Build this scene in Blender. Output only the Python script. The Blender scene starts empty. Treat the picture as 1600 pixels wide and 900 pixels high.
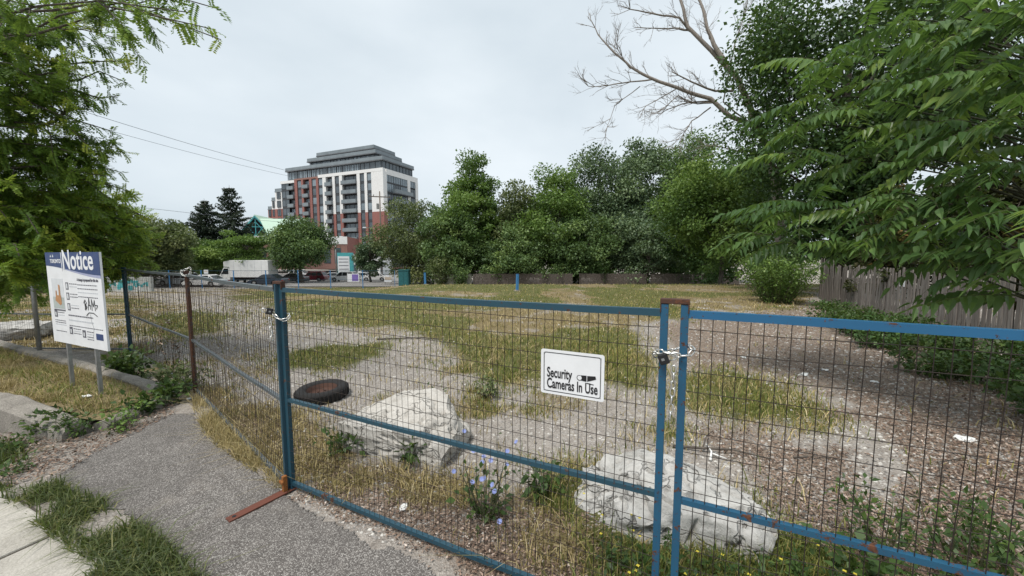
import bpy, bmesh, math, random
import numpy as np
from mathutils import Vector, Matrix

# ------------------------------------------------------------------ camera, sky, sun, exposure
sc = bpy.context.scene
col = sc.collection
R = math.radians
CAM_Z = 2.05
F_PX = 581.0                                   # focal length in pixels of a 1600 px wide frame
PITCH = math.atan(50 / F_PX)
cam = bpy.data.cameras.new('camera'); camo = bpy.data.objects.new('camera', cam); col.objects.link(camo)
cam.sensor_width = 36; cam.lens = 36 * F_PX / 1600; cam.clip_end = 8000; cam.clip_start = 0.05
camo.location = (0, 0, CAM_Z); camo.rotation_euler = (R(90) - PITCH, 0, 0)
sc.camera = camo
SUN_EL, SUN_AZ = 64, 222                       # high, behind the camera to the left, through thin overcast
w = bpy.data.worlds.new('World'); sc.world = w; w.use_nodes = True
nt = w.node_tree; nt.nodes.clear()
def wn(t, **k):
    n = nt.nodes.new(t)
    for a, b in k.items(): setattr(n, a, b)
    return n
sky = wn('ShaderNodeTexSky', sky_type='NISHITA', sun_disc=False, sun_elevation=R(SUN_EL), sun_rotation=R(SUN_AZ), dust_density=3.0, air_density=1.0)
hs = wn('ShaderNodeHueSaturation'); hs.inputs['Saturation'].default_value = 0.45; hs.inputs['Value'].default_value = 0.9
tc = wn('ShaderNodeTexCoord'); mp = wn('ShaderNodeMapping'); mp.inputs['Scale'].default_value = (1.0, 1.0, 2.2)
nz = wn('ShaderNodeTexNoise'); nz.inputs['Scale'].default_value = 1.6; nz.inputs['Detail'].default_value = 5; nz.inputs['Roughness'].default_value = 0.5
rp = wn('ShaderNodeValToRGB'); rp.color_ramp.elements[0].position = 0.25; rp.color_ramp.elements[1].position = 0.75
rp.color_ramp.elements[0].color = (4.9, 5.75, 6.4, 1); rp.color_ramp.elements[1].color = (7.5, 8.15, 8.6, 1)
mx = wn('ShaderNodeMix', data_type='RGBA'); mx.inputs[0].default_value = 0.86
bg = wn('ShaderNodeBackground'); bg.inputs['Strength'].default_value = 0.0545
wo = wn('ShaderNodeOutputWorld')
L = nt.links.new
L(sky.outputs[0], hs.inputs['Color']); L(tc.outputs['Generated'], mp.inputs[0]); L(mp.outputs[0], nz.inputs['Vector'])
L(nz.outputs[0], rp.inputs[0]); L(hs.outputs[0], mx.inputs[6]); L(rp.outputs[0], mx.inputs[7]); L(mx.outputs[2], bg.inputs[0]); L(bg.outputs[0], wo.inputs[0])
sun = bpy.data.lights.new('sun', 'SUN'); sun.energy = 1.5; sun.angle = R(16); sun.color = (1.0, 0.95, 0.88)
suno = bpy.data.objects.new('sun', sun); col.objects.link(suno)
_az = R(SUN_AZ)
_sd = Vector((math.sin(_az) * math.cos(R(SUN_EL)), math.cos(_az) * math.cos(R(SUN_EL)), math.sin(R(SUN_EL))))
suno.rotation_euler = (-_sd).to_track_quat('-Z', 'Y').to_euler(); suno.location = (0, 0, 60)
sc.view_settings.view_transform = 'Standard'; sc.view_settings.look = 'None'; sc.view_settings.gamma = 1; sc.view_settings.use_curve_mapping = False
sc.view_settings.exposure = 1.22
sc.cycles.max_bounces = 6; sc.cycles.transparent_max_bounces = 6; sc.cycles.diffuse_bounces = 3
sc.cycles.use_denoising = True

# ------------------------------------------------------------------ helpers
rng = np.random.default_rng(7)
random.seed(7)
_c, _s = math.cos(PITCH), math.sin(PITCH)
def at(px, py, Y):
    """a point of the place at distance Y, seen at that pixel of the photograph when surveying it"""
    a, b = (px - 800) / F_PX, (450 - py) / F_PX
    d = (a, _c + b * _s, -_s + b * _c); t = Y / d[1]
    return Vector((d[0] * t, Y, CAM_Z + d[2] * t))

def tag(o, label=None, cat=None, group=None, kind=None):
    if label: o['label'] = label
    if cat: o['category'] = cat
    if group: o['group'] = group
    if kind: o['kind'] = kind
    return o
def empty(name, loc, rz=0, **k):
    o = bpy.data.objects.new(name, None); col.objects.link(o); o.empty_display_size = 0.2
    o.location = loc; o.rotation_euler = (0, 0, rz)
    return tag(o, **k)
def link(name, me, parent=None, loc=None, rot=None):
    o = bpy.data.objects.new(name, me); col.objects.link(o)
    if parent: o.parent = parent
    if loc is not None: o.location = loc
    if rot is not None: o.rotation_euler = rot
    return o
def copy_tree(o, parent=None):
    c = o.copy(); col.objects.link(c); c.parent = parent
    for ch in list(o.children): copy_tree(ch, c)
    return c

class MB:
    """collects shapes into ONE mesh"""
    def __init__(s): s.v = []; s.f = []; s.m = []; s.mi = 0
    def add(s, vs, fs):
        b = len(s.v); s.v += [tuple(p) for p in vs]; s.f += [tuple(i + b for i in q) for q in fs]; s.m += [s.mi] * len(fs); return s
    def box(s, c, d, rz=0, top=None):
        """c centre, d full size; top = (sx, sy) scale of the top face"""
        hx, hy, hz = d[0] / 2, d[1] / 2, d[2] / 2; t = top or (1, 1); ca, sa = math.cos(rz), math.sin(rz); vs = []
        for z in (-1, 1):
            for x, y in ((-1, -1), (1, -1), (1, 1), (-1, 1)):
                X = x * hx * (t[0] if z > 0 else 1); Y = y * hy * (t[1] if z > 0 else 1)
                vs.append((c[0] + X * ca - Y * sa, c[1] + X * sa + Y * ca, c[2] + z * hz))
        return s.add(vs, [(3, 2, 1, 0), (4, 5, 6, 7), (0, 1, 5, 4), (1, 2, 6, 5), (2, 3, 7, 6), (3, 0, 4, 7)])
    def b2(s, x0, x1, y0, y1, z0, z1):
        return s.box(((x0 + x1) / 2, (y0 + y1) / 2, (z0 + z1) / 2), (x1 - x0, y1 - y0, z1 - z0))
    def bar(s, p0, p1, wd, ht, up=(0, 0, 1)):
        p0, p1 = Vector(p0), Vector(p1); d = (p1 - p0).normalized(); u = Vector(up)
        if abs(d.dot(u)) > 0.98: u = Vector((0, 1, 0))
        a = d.cross(u).normalized(); b = a.cross(d).normalized(); vs = []
        for p in (p0, p1):
            for i, j in ((-1, -1), (1, -1), (1, 1), (-1, 1)): vs.append(p + a * i * wd / 2 + b * j * ht / 2)
        return s.add(vs, [(0, 1, 2, 3), (7, 6, 5, 4), (4, 5, 1, 0), (5, 6, 2, 1), (6, 7, 3, 2), (7, 4, 0, 3)])
    def tube(s, pts, rad, n=8, cap=True):
        pts = [Vector(p) for p in pts]; k = len(pts)
        if not hasattr(rad, '__len__'): rad = [rad] * k
        vs = []; prev = None
        for i, p in enumerate(pts):
            d = (pts[min(i + 1, k - 1)] - pts[max(i - 1, 0)]).normalized()
            if prev is None:
                a = d.cross(Vector((0, 0, 1)) if abs(d.z) < .95 else Vector((1, 0, 0))).normalized()
            else:
                a = prev - d * prev.dot(d); a = a.normalized() if a.length > 1e-6 else d.orthogonal().normalized()
            prev = a; b = d.cross(a)
            for j in range(n):
                t = 2 * math.pi * j / n; vs.append(p + (a * math.cos(t) + b * math.sin(t)) * rad[i])
        fs = [(i * n + j, i * n + (j + 1) % n, (i + 1) * n + (j + 1) % n, (i + 1) * n + j) for i in range(k - 1) for j in range(n)]
        if cap: fs += [tuple(range(n - 1, -1, -1)), tuple((k - 1) * n + j for j in range(n))]
        return s.add(vs, fs)
    def lathe(s, prof, n=20, axis='Z', c=(0, 0, 0)):
        vs = []
        for r, z in prof:
            for j in range(n):
                t = 2 * math.pi * j / n; x, y = r * math.cos(t), r * math.sin(t)
                q = (x, y, z) if axis == 'Z' else (x, z, y)
                vs.append((q[0] + c[0], q[1] + c[1], q[2] + c[2]))
        k = len(prof)
        fs = [(i * n + j, i * n + (j + 1) % n, (i + 1) * n + (j + 1) % n, (i + 1) * n + j) for i in range(k - 1) for j in range(n)]
        return s.add(vs, fs)
    def prism(s, poly, y0, y1):
        """polygon in XZ pulled along Y"""
        n = len(poly); vs = [(x, y0, z) for x, z in poly] + [(x, y1, z) for x, z in poly]
        return s.add(vs, [tuple(range(n)), tuple(range(2 * n - 1, n - 1, -1))] + [(i, i + n, (i + 1) % n + n, (i + 1) % n) for i in range(n)])
    def loft(s, secs, cap=True):
        n = len(secs[0]); vs = [p for q in secs for p in q]; k = len(secs)
        fs = [(i * n + j, i * n + (j + 1) % n, (i + 1) * n + (j + 1) % n, (i + 1) * n + j) for i in range(k - 1) for j in range(n)]
        if cap: fs += [tuple(range(n - 1, -1, -1)), tuple((k - 1) * n + j for j in range(n))]
        return s.add(vs, fs)
    def mesh(s, name, mats, smooth=False):
        me = bpy.data.meshes.new(name); me.from_pydata(s.v, [], s.f)
        for m in (mats if isinstance(mats, (list, tuple)) else [mats]): me.materials.append(m)
        if any(s.m): me.polygons.foreach_set('material_index', s.m)
        if smooth: me.polygons.foreach_set('use_smooth', [True] * len(me.polygons))
        bm = bmesh.new(); bm.from_mesh(me); bmesh.ops.recalc_face_normals(bm, faces=bm.faces); bm.to_mesh(me); bm.free()
        me.update(); return me
    def build(s, name, mats, parent=None, smooth=False, loc=None, rot=None, bevel=0):
        o = link(name, s.mesh(name, mats, smooth), parent, loc, rot)
        if bevel:
            md = o.modifiers.new('bevel', 'BEVEL'); md.width = bevel; md.segments = 2; md.limit_method = 'ANGLE'
        return o

def np_mesh(name, V, F, mats, tint=None, fmat=None, smooth=False):
    """big meshes: V (n,3), F (m,k) with one polygon size, tint one value per face"""
    V = np.ascontiguousarray(V, dtype=np.float32); F = np.ascontiguousarray(F, dtype=np.int32); m, k = F.shape
    me = bpy.data.meshes.new(name)
    me.vertices.add(len(V)); me.vertices.foreach_set('co', V.ravel())
    me.loops.add(m * k); me.loops.foreach_set('vertex_index', F.ravel())
    me.polygons.add(m); me.polygons.foreach_set('loop_start', np.arange(0, m * k, k, dtype=np.int32))
    for q in (mats if isinstance(mats, (list, tuple)) else [mats]): me.materials.append(q)
    if fmat is not None: me.polygons.foreach_set('material_index', np.asarray(fmat, dtype=np.int32))
    if smooth: me.polygons.foreach_set('use_smooth', np.ones(m, dtype=bool))
    if tint is not None:
        a = me.attributes.new('tint', 'FLOAT', 'FACE'); a.data.foreach_set('value', np.asarray(tint, dtype=np.float32))
    me.update(calc_edges=True); me.validate(); return me

# value noise in numpy
def _hash(ix, iy, seed):
    h = (ix.astype(np.int64) * 374761393 + iy.astype(np.int64) * 668265263 + seed * 1442695041) & 0x7fffffff
    h = ((h ^ (h >> 13)) * 1274126177) & 0x7fffffff
    return ((h ^ (h >> 16)) & 0xffff) / 65535.0
def vnoise(x, y, seed=0):
    ix, iy = np.floor(x), np.floor(y); fx, fy = x - ix, y - iy
    fx = fx * fx * (3 - 2 * fx); fy = fy * fy * (3 - 2 * fy)
    a, b = _hash(ix, iy, seed), _hash(ix + 1, iy, seed); c, d = _hash(ix, iy + 1, seed), _hash(ix + 1, iy + 1, seed)
    return (a * (1 - fx) + b * fx) * (1 - fy) + (c * (1 - fx) + d * fx) * fy
def fbm(x, y, o=4, seed=0):
    t = 0; a = .5
    for i in range(o): t = t + a * vnoise(x * 2 ** i, y * 2 ** i, seed + i); a *= .5
    return t / (1 - .5 ** o)
def sstep(a, b, x):
    t = np.clip((x - a) / (b - a), 0, 1); return t * t * (3 - 2 * t)

# ------------------------------------------------------------------ materials
MATS = {}
class NT:
    def __init__(s, name):
        s.m = bpy.data.materials.new(name); s.m.use_nodes = True; s.t = s.m.node_tree; s.t.nodes.clear()
        s.out = s.n('ShaderNodeOutputMaterial'); MATS[name] = s.m
    def n(s, t, ins=None, **k):
        q = s.t.nodes.new(t)
        for a, b in k.items(): setattr(q, a, b)
        for a, b in (ins or {}).items():
            if hasattr(b, 'bl_idname') and not hasattr(b, 'is_linked') : b = b.outputs[0]
            if hasattr(b, 'is_linked'): s.t.links.new(b, q.inputs[a])
            else: q.inputs[a].default_value = b
        return q
    def coord(s, kind='Object', scale=None):
        c = s.n('ShaderNodeTexCoord').outputs[kind]
        if scale: c = s.n('ShaderNodeMapping', {0: c, 'Scale': scale}).outputs[0]
        return c
    def pos(s): return s.n('ShaderNodeNewGeometry').outputs['Position']
    def noise(s, vec, scale, detail=4, rough=.55): return s.n('ShaderNodeTexNoise', {'Vector': vec, 'Scale': scale, 'Detail': detail, 'Roughness': rough}).outputs[0]
    def voro(s, vec, scale, feature='F1', out=0, rnd=1.0): return s.n('ShaderNodeTexVoronoi', {'Vector': vec, 'Scale': scale, 'Randomness': rnd}, feature=feature).outputs[out]
    def ramp(s, fac, stops, interp='LINEAR'):
        r = s.n('ShaderNodeValToRGB', {0: fac}); e = r.color_ramp.elements; r.color_ramp.interpolation = interp
        while len(e) < len(stops): e.new(.5)
        for q, (p, c) in zip(e, stops): q.position = p; q.color = (c, c, c, 1) if not hasattr(c, '__len__') else (*c, 1)
        return r.outputs[0]
    def mix(s, f, a, b, blend='MIX'):
        q = s.n('ShaderNodeMix', data_type='RGBA', blend_type=blend)
        for i, v in ((0, f), (6, a), (7, b)):
            if hasattr(v, 'is_linked'): s.t.links.new(v, q.inputs[i])
            else: q.inputs[i].default_value = v if i == 0 else ((*v, 1) if len(v) == 3 else v)
        return q.outputs[2]
    def math(s, op, a, b=0.0, c=None, clamp=False):
        q = s.n('ShaderNodeMath', operation=op, use_clamp=clamp)
        for i, v in enumerate((a, b) if c is None else (a, b, c)):
            if hasattr(v, 'is_linked'): s.t.links.new(v, q.inputs[i])
            else: q.inputs[i].default_value = v
        return q.outputs[0]
    def bump(s, h, strength=.5, dist=.01): return s.n('ShaderNodeBump', {'Height': h, 'Strength': strength, 'Distance': dist}).outputs[0]
    def pbsdf(s, color, rough=.6, metal=0., spec=.5, normal=None, coat=0.):
        i = {'Roughness': rough, 'Metallic': metal, 'Specular IOR Level': spec, 'Coat Weight': coat}
        i['Base Color'] = color if hasattr(color, 'is_linked') else (*color, 1)
        if normal is not None: i['Normal'] = normal
        return s.n('ShaderNodeBsdfPrincipled', i).outputs[0]
    def done(s, sh): s.t.links.new(sh, s.out.inputs[0]); return s.m

def plain(name, c, rough=.6, metal=0., var=.12, scale=12., spec=.4, bump=.0, coat=0.):
    """one colour with a little uneven wear"""
    t = NT(name); v = t.coord(); n = t.noise(v, scale, 5)
    a = tuple(max(0, x * (1 - var)) for x in c); b = tuple(min(1, x * (1 + var)) for x in c)
    cc = t.ramp(n, [(.3, a), (.7, b)])
    nn = t.bump(t.noise(v, scale * 6, 3), bump, .005) if bump else None
    return t.done(t.pbsdf(cc, t.ramp(n, [(.3, max(.05, rough - .08)), (.7, min(1, rough + .1))]), metal, spec, nn, coat))
def leafmat(name, stops, transl=.32, rough=.5, tcol=None):
    t = NT(name); a = t.n('ShaderNodeAttribute', attribute_name='tint').outputs['Fac']
    n = t.noise(t.pos(), 1.3, 3)
    f = t.math('ADD', a, t.math('MULTIPLY', t.math('SUBTRACT', n, .5), .35))
    c = t.ramp(f, stops)
    p = t.pbsdf(c, rough, 0, .35)
    tr = t.n('ShaderNodeBsdfTranslucent', {'Color': t.mix(.5, c, tcol or (.16, .24, .03), 'MIX')}).outputs[0]
    return t.done(t.n('ShaderNodeMixShader', {0: transl, 1: p, 2: tr}).outputs[0])
def paint_rust(name, c, c2=None, rust=.5, scale=18, rough=.45):
    """old enamel with rust chips"""
    t = NT(name); v = t.coord(); n = t.noise(v, scale, 7, .65); n2 = t.noise(v, 3.5, 3); n3 = t.noise(v, 60, 3)
    base = t.mix(n2, c, c2 or tuple(x * .7 for x in c))
    k = t.math('ADD', n, t.math('MULTIPLY', t.math('SUBTRACT', n2, .5), .5))
    k = t.math('MAXIMUM', t.math('SUBTRACT', k, .035), t.math('SUBTRACT', t.noise(v, scale * 3.2, 5, .65), .035))
    m = t.ramp(k, [(rust, 0.), (rust + .035, 1.)])
    rc = t.ramp(n3, [(.3, (.035, .016, .010)), (.7, (.13, .050, .022))])
    return t.done(t.pbsdf(t.mix(m, base, rc), t.ramp(m, [(0, rough), (1, .85)]), 0, .45, t.bump(m, .35, .002)))

def M(n): return MATS[n]
leafmat('leaf_locust', [(.0, (0.069, 0.127, 0.024)), (.45, (0.138, 0.241, 0.041)), (.8, (0.276, 0.393, 0.058)), (1, (0.458, 0.506, 0.069))], .38)
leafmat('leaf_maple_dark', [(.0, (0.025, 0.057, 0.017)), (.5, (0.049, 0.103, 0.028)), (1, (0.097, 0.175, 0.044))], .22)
leafmat('leaf_mid', [(.0, (0.063, 0.108, 0.043)), (.5, (0.121, 0.198, 0.069)), (1, (0.244, 0.332, 0.103))], .28)
leafmat('leaf_bright', [(.0, (0.065, 0.125, 0.030)), (.5, (0.148, 0.246, 0.057)), (1, (0.283, 0.396, 0.099))], .36)
leafmat('leaf_olive', [(.0, (0.075, 0.102, 0.044)), (.5, (0.146, 0.181, 0.073)), (1, (0.255, 0.278, 0.110))], .25)
leafmat('leaf_blue_green', [(.0, (0.060, 0.104, 0.058)), (.5, (0.130, 0.192, 0.100)), (1, (0.227, 0.304, 0.148))], .24)
leafmat('leaf_yellowing', [(.0, (.035, .055, .012)), (.4, (.075, .095, .020)), (.8, (.18, .16, .03)), (1, (.26, .18, .04))], .3)
leafmat('needle_dark', [(.0, (.010, .020, .012)), (.5, (.020, .036, .020)), (1, (.036, .056, .028))], .08)
leafmat('needle_cedar', [(.0, (.024, .032, .012)), (.5, (.050, .056, .018)), (.85, (.11, .085, .024)), (1, (.17, .11, .03))], .15)
leafmat('leaf_ailanthus', [(.0, (0.040, 0.085, 0.032)), (.5, (0.076, 0.144, 0.047)), (.85, (0.129, 0.218, 0.059)), (1, (0.199, 0.274, 0.059))], .38, .4, (.20, .34, .03))
leafmat('leaf_weed', [(.0, (0.024, 0.051, 0.015)), (.5, (0.053, 0.099, 0.024)), (1, (0.110, 0.165, 0.033))], .25)
leafmat('grass_green', [(.0, (0.109, 0.144, 0.037)), (.4, (0.218, 0.240, 0.063)), (.75, (0.437, 0.363, 0.117)), (1, (0.721, 0.518, 0.232))], .25, .6)
leafmat('grass_dry', [(.0, (0.170, 0.150, 0.055)), (.35, (0.340, 0.273, 0.117)), (.7, (0.496, 0.394, 0.195)), (1, (0.652, 0.558, 0.343))], .2, .7, (.3, .24, .1))
leafmat('grass_lush', [(.0, (0.045, 0.066, 0.026)), (.5, (0.105, 0.133, 0.045)), (1, (0.226, 0.206, 0.075))], .28, .5)
leafmat('litter_leaf', [(.0, (0.072, 0.047, 0.036)), (.4, (0.196, 0.132, 0.096)), (.7, (0.364, 0.263, 0.199)), (1, (0.598, 0.512, 0.449))], .08, .8, (.2, .12, .06))
leafmat('petal_blue', [(.0, (.30, .36, .70)), (1, (.52, .56, .85))], .25, .6, (.4, .45, .8))
leafmat('petal_yellow', [(.0, (.65, .52, .04)), (1, (.80, .68, .10))], .25, .6, (.7, .6, .1))
def bark(name, a, b):
    t = NT(name); v = t.coord('Object', (1, 1, .25)); n = t.noise(v, 14, 6, .7)
    return t.done(t.pbsdf(t.ramp(n, [(.3, a), (.7, b)]), .85, 0, .2, t.bump(n, .7, .02)))
bark('bark_grey', (.045, .038, .032), (.15, .13, .11)); bark('bark_pale', (.16, .14, .12), (.34, .30, .265)); bark('bark_green', (.05, .06, .03), (.11, .11, .06))

paint_rust('blue_paint', (.016, .100, .185), (.010, .060, .115), .57)
paint_rust('blue_paint_teal', (.010, .048, .080), (.020, .068, .092), .59, 16)
paint_rust('blue_paint_bright', (.018, .125, .265), (.018, .088, .175), .60, 14, .35)
paint_rust('blue_paint_rusty', (.014, .050, .085), (.05, .025, .018), .42, 7)
paint_rust('rail_weathered', (.10, .11, .115), (.06, .085, .10), .60, 24, .4)
paint_rust('rust_orange', (.30, .115, .025), (.20, .07, .02), .56, 20, .8)
paint_rust('rust_plate', (.150, .050, .030), (.105, .036, .024), .60, 22, .8)
plain('wire_rusty', (.020, .014, .011), .75, 0, .6, 14)
paint_rust('rust_dark', (.050, .022, .016), (.075, .035, .022), .55, 22, .8)
plain('galvanised', (.36, .37, .38), .42, .75, .2, 25); plain('chain_zinc', (.62, .62, .60), .3, .9, .12, 40)
plain('black_plastic', (.012, .012, .013), .45, 0, .2); plain('brass', (.45, .33, .12), .35, .9)
plain('sign_white', (.74, .75, .77), .38, 0, .05, 6); plain('sign_grey', (.50, .52, .55), .5, 0, .05); plain('sign_navy', (.018, .045, .150), .4, 0, .1)
plain('sign_black', (.014, .014, .016), .5, 0, .1); plain('sign_text', (.10, .10, .12), .5, 0, .1); plain('sign_lavender', (.34, .36, .52), .45, 0, .08)
plain('sign_orange', (.42, .21, .09), .5, 0, .2, 30); plain('sign_sage', (.38, .42, .40), .5, 0, .15, 30); plain('sign_pale', (.60, .62, .64), .5, 0, .06)
plain('rubber', (.018, .017, .017), .8, 0, .35, 25, .3, .3); plain('white_litter', (.72, .72, .70), .6, 0, .1, 30)
plain('teal_paint', (.02, .115, .125), .5, 0, .25, 8); plain('bollard_blue', (.050, .20, .42), .5, 0, .2, 12)
plain('pole_grey', (.23, .225, .215), .7, 0, .15, 8); plain('wood_pole', (.135, .110, .090), .85, 0, .25, 8); plain('cable', (.10, .11, .12), .6)
plain('white_car', (.72, .72, .72), .22, 0, .03, 4, .5, 0, .6); plain('navy_car', (.018, .030, .050), .22, .2, .1, 4, .5, 0, .7); plain('grey_car', (.13, .135, .14), .25, .3, .1, 4, .5, 0, .6)
plain('red_car', (.155, .014, .026), .22, .1, .1, 4, .5, 0, .7); plain('silver_car', (.46, .47, .47), .25, .4, .06, 4, .5, 0, .5); plain('car_glass', (.018, .022, .026), .06, 0, .1, 4, .6)
plain('rim_alloy', (.5, .5, .5), .3, .8); plain('lamp_red', (.30, .02, .015), .2); plain('lamp_clear', (.6, .6, .6), .1); plain('truck_white', (.76, .76, .75), .4, 0, .04, 2)
plain('wall_white', (.74, .735, .72), .8, 0, .05, .6); plain('glass_dark', (.075, .092, .105), .08, 0, .3, .35, .7); plain('glass_pale', (.20, .245, .275), .08, 0, .3, .3, .7)
plain('frame_dark', (.050, .053, .058), .5, 0, .15, 2); plain('panel_grey', (.125, .132, .14), .5, 0, .2, .5); plain('rail_glass', (.19, .22, .235), .15, 0, .15, .5, .6)
plain('roof_green', (.46, .62, .50), .6, 0, .06, .5); plain('turquoise', (.08, .36, .38), .45, 0, .1, 2); plain('dark_recess', (.030, .032, .035), .7, 0, .2, .5)
plain('purple_banner', (.20, .14, .42), .6, 0, .2, 3); plain('hut_beige', (.46, .38, .30), .8, 0, .15, 3)
def brick_mat():
    t = NT('brick_red'); b = t.n('ShaderNodeTexBrick', {'Vector': t.coord(), 'Color1': (.32, .145, .125, 1), 'Color2': (.26, .115, .10, 1), 'Mortar': (.25, .16, .13, 1), 'Scale': 1.0, 'Mortar Size': .012, 'Brick Width': .24, 'Row Height': .08})
    return t.done(t.pbsdf(t.mix(.35, b.outputs[0], t.ramp(t.noise(t.coord(), .4, 4), [(.3, (.25, .105, .095)), (.7, (.33, .15, .13))])), .85, 0, .2))
brick_mat()
def concrete(name, a, b, speck=.25, sc=1.):
    t = NT(name); v = t.pos(); n = t.noise(v, 3 * sc, 6, .6); f = t.noise(v, 90, 3, .7)
    c = t.ramp(n, [(.3, a), (.72, b)]); c = t.mix(speck, c, t.ramp(f, [(.35, tuple(x * .45 for x in a)), (.65, tuple(min(.8, x * 1.5) for x in b))]))
    return t.done(t.pbsdf(c, .88, 0, .2, t.bump(f, .35, .006)))
concrete('concrete_walk', (.30, .28, .245), (.45, .425, .38)); concrete('concrete_old', (.115, .105, .092), (.33, .305, .27), .35, 1.3)
concrete('concrete_joint', (.045, .04, .033), (.09, .08, .065)); concrete('barrier_white', (.42, .44, .42), (.62, .63, .60), .1)
def wood_mat():
    t = NT('wood_weathered'); o = t.n('ShaderNodeObjectInfo').outputs['Random']; v = t.coord('Object', (14, 14, 1.1))
    v2 = t.n('ShaderNodeVectorMath', {0: v, 1: t.n('ShaderNodeCombineXYZ', {0: t.math('MULTIPLY', o, 40.), 2: t.math('MULTIPLY', o, 9.)}).outputs[0]}, operation='ADD').outputs[0]
    n = t.noise(v2, 3., 6, .65)
    a = t.ramp(n, [(.25, (.11, .096, .085)), (.6, (.27, .242, .22)), (.8, (.40, .37, .34))])
    c = t.mix(t.math('MULTIPLY', o, .55), a, (.10, .085, .075))
    return t.done(t.pbsdf(c, .9, 0, .15, t.bump(n, .6, .006)))
wood_mat()
plain('wood_far', (.105, .086, .076), .9, 0, .45, 6)
def rock_mat(name, a, b, dark):
    t = NT(name); v = t.coord(); n = t.noise(v, 5, 8, .68); n2 = t.noise(t.coord('Object', (1, 1, 5)), 3.5, 5, .6); f = t.noise(v, 45, 4, .7)
    c = t.ramp(n, [(.22, dark), (.36, a), (.62, b)]); c = t.mix(.3, c, t.ramp(n2, [(.35, tuple(x * .6 for x in a)), (.65, b)]))
    c = t.mix(.22, c, t.ramp(f, [(.35, dark), (.6, b)]))
    vw = t.n('ShaderNodeVectorMath', {0: t.coord('Object', (1, 1, 2.6)), 1: t.n('ShaderNodeTexNoise', {'Vector': v, 'Scale': 3., 'Detail': 4.}).outputs[1]}, operation='ADD').outputs[0]
    vv = t.n('ShaderNodeTexVoronoi', {'Vector': vw, 'Scale': 1.15, 'Randomness': 1.}, feature='DISTANCE_TO_EDGE').outputs[0]
    ck = t.ramp(vv, [(.0, 1.), (.018, 0.)]); c = t.mix(t.math('MULTIPLY', ck, .4), c, tuple(x * .35 for x in dark)); c = t.mix(t.ramp(t.noise(v, 2.2, 5, .6), [(.55, 0.), (.75, .25)]), c, (.28, .245, .205))
    h = t.math('SUBTRACT', t.math('ADD', t.math('MULTIPLY', n, 1.), t.math('MULTIPLY', f, .3)), t.math('MULTIPLY', ck, .6))
    return t.done(t.pbsdf(c, .9, 0, .15, t.bump(h, .8, .03)))
rock_mat('limestone', (.44, .415, .375), (.56, .535, .495), (.22, .20, .17)); rock_mat('limestone_grey', (.40, .39, .37), (.53, .52, .495), (.19, .18, .165))

# ------------------------------------------------------------------ terrain and its cover
def H(x, y):
    x = np.asarray(x, dtype=float); y = np.asarray(y, dtype=float)
    tl = 1 - sstep(-16, -6, x)
    hl = -1.65 * np.clip((y - 11) / 31, 0, 1); hr = -1.7 * sstep(26, 40, y)
    return hl * tl + hr * (1 - tl) - .85 * np.clip((y - 42) / 26, 0, 1)
def Hf(x, y): return float(H(x, y))
POLY = {
 'field': [(-34, 43), (-27, 46), (-18, 48), (0, 48), (31, 48), (30, 34), (14.5, 17.5), (10.6, 13.6), (6.2, 11.8), (3.9, 11.3), (2.7, 7.3), (2.06, 5.83), (1.1, 6.3), (-.6, 5.9), (-1.5, 8.0), (-3.6, 10.2), (-5.2, 10.8), (-8.4, 13.0), (-15.6, 21.6)],
 'field_green': [(-.8, 8.7), (1, 9.4), (3.4, 9.8), (2.7, 6.9), (1.96, 5.83), (1, 6.5), (-.4, 6.1)],
 'patch_tyre': [(-4.7, 7.7), (-4.1, 8.4), (-2.9, 8.1), (-2.6, 7.1), (-3.2, 6.4), (-4.1, 6.7)],
 'patch_left': [(-12.8, 13), (-12.7, 15.5), (-9.6, 13.4), (-7.5, 10.3), (-7.6, 8.9), (-9.6, 9.4)],
 'patch_gate': [(3, 6.5), (4, 6.9), (4.01, 5.83), (3.73, 4.94), (3.23, 4.54), (2.51, 4.41), (2.23, 4.83)],
 'patch_mid': [(-1.3, 6.9), (-.5, 7.3), (.34, 5.54), (.26, 4.83), (-.32, 4.54), (-1.01, 5.16)],
 'tuft': [(1.27, 4.19), (1.91, 4.27), (1.67, 3.64), (1.33, 3.7)],
 'dry_front': [(-4.67, 5.16), (-4.72, 5.75), (-3.6, 5.3), (-2.83, 4.83), (-1.7, 3.96), (-.62, 3.47), (-.33, 3.07), (-1.14, 3.16), (-1.91, 3.3), (-2.18, 3.36), (-3.34, 3.96)],
 'mixed_front': [(-.33, 3.07), (.48, 3.36), (.87, 2.98), (.9, 2.33), (.41, 2.1), (0, 2.45)],
 'weed_front': [(.51, 2.82), (1.3, 2.7), (2.21, 2.68), (2.4, 2.0), (2.1, 1.3), (.62, 2.0)],
 'left': [(-60, 26), (-50, 36), (-26.5, 27.3), (-14.4, 17.7), (-11.7, 12), (-8.1, 8.4), (-5.0, 5.5), (-4.7, 4.4), (-5.87, 5.83), (-9, 7.3), (-60, 8.1)],
 'left_far': [(-52, 44), (-29.3, 40.4), (-17.9, 24.9), (-23.8, 26.5), (-31.3, 29.2)],
 'mulch': [(4.7, 10.8), (10.6, 14), (14, 15.8), (10, 7), (9, 2), (3.3, 1.2), (2.06, 1.6), (2.15, 2.62), (2.23, 3.16), (1.85, 3.96), (3.55, 4.63), (4.3, 6.5), (3.5, 6.9)],
 'asphalt_bare': [(4.12, 5.83), (5, 6.1), (4.2, 4.44), (3.76, 3.36), (3.17, 2.9), (2.73, 3.36), (2.61, 3.82)],
 'litter_front': [(-1.95, 3.05), (-1.91, 3.35), (-.56, 3.2), (.5, 2.6), (1.0, 1.5), (-.41, 2.2)],
}
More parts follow.
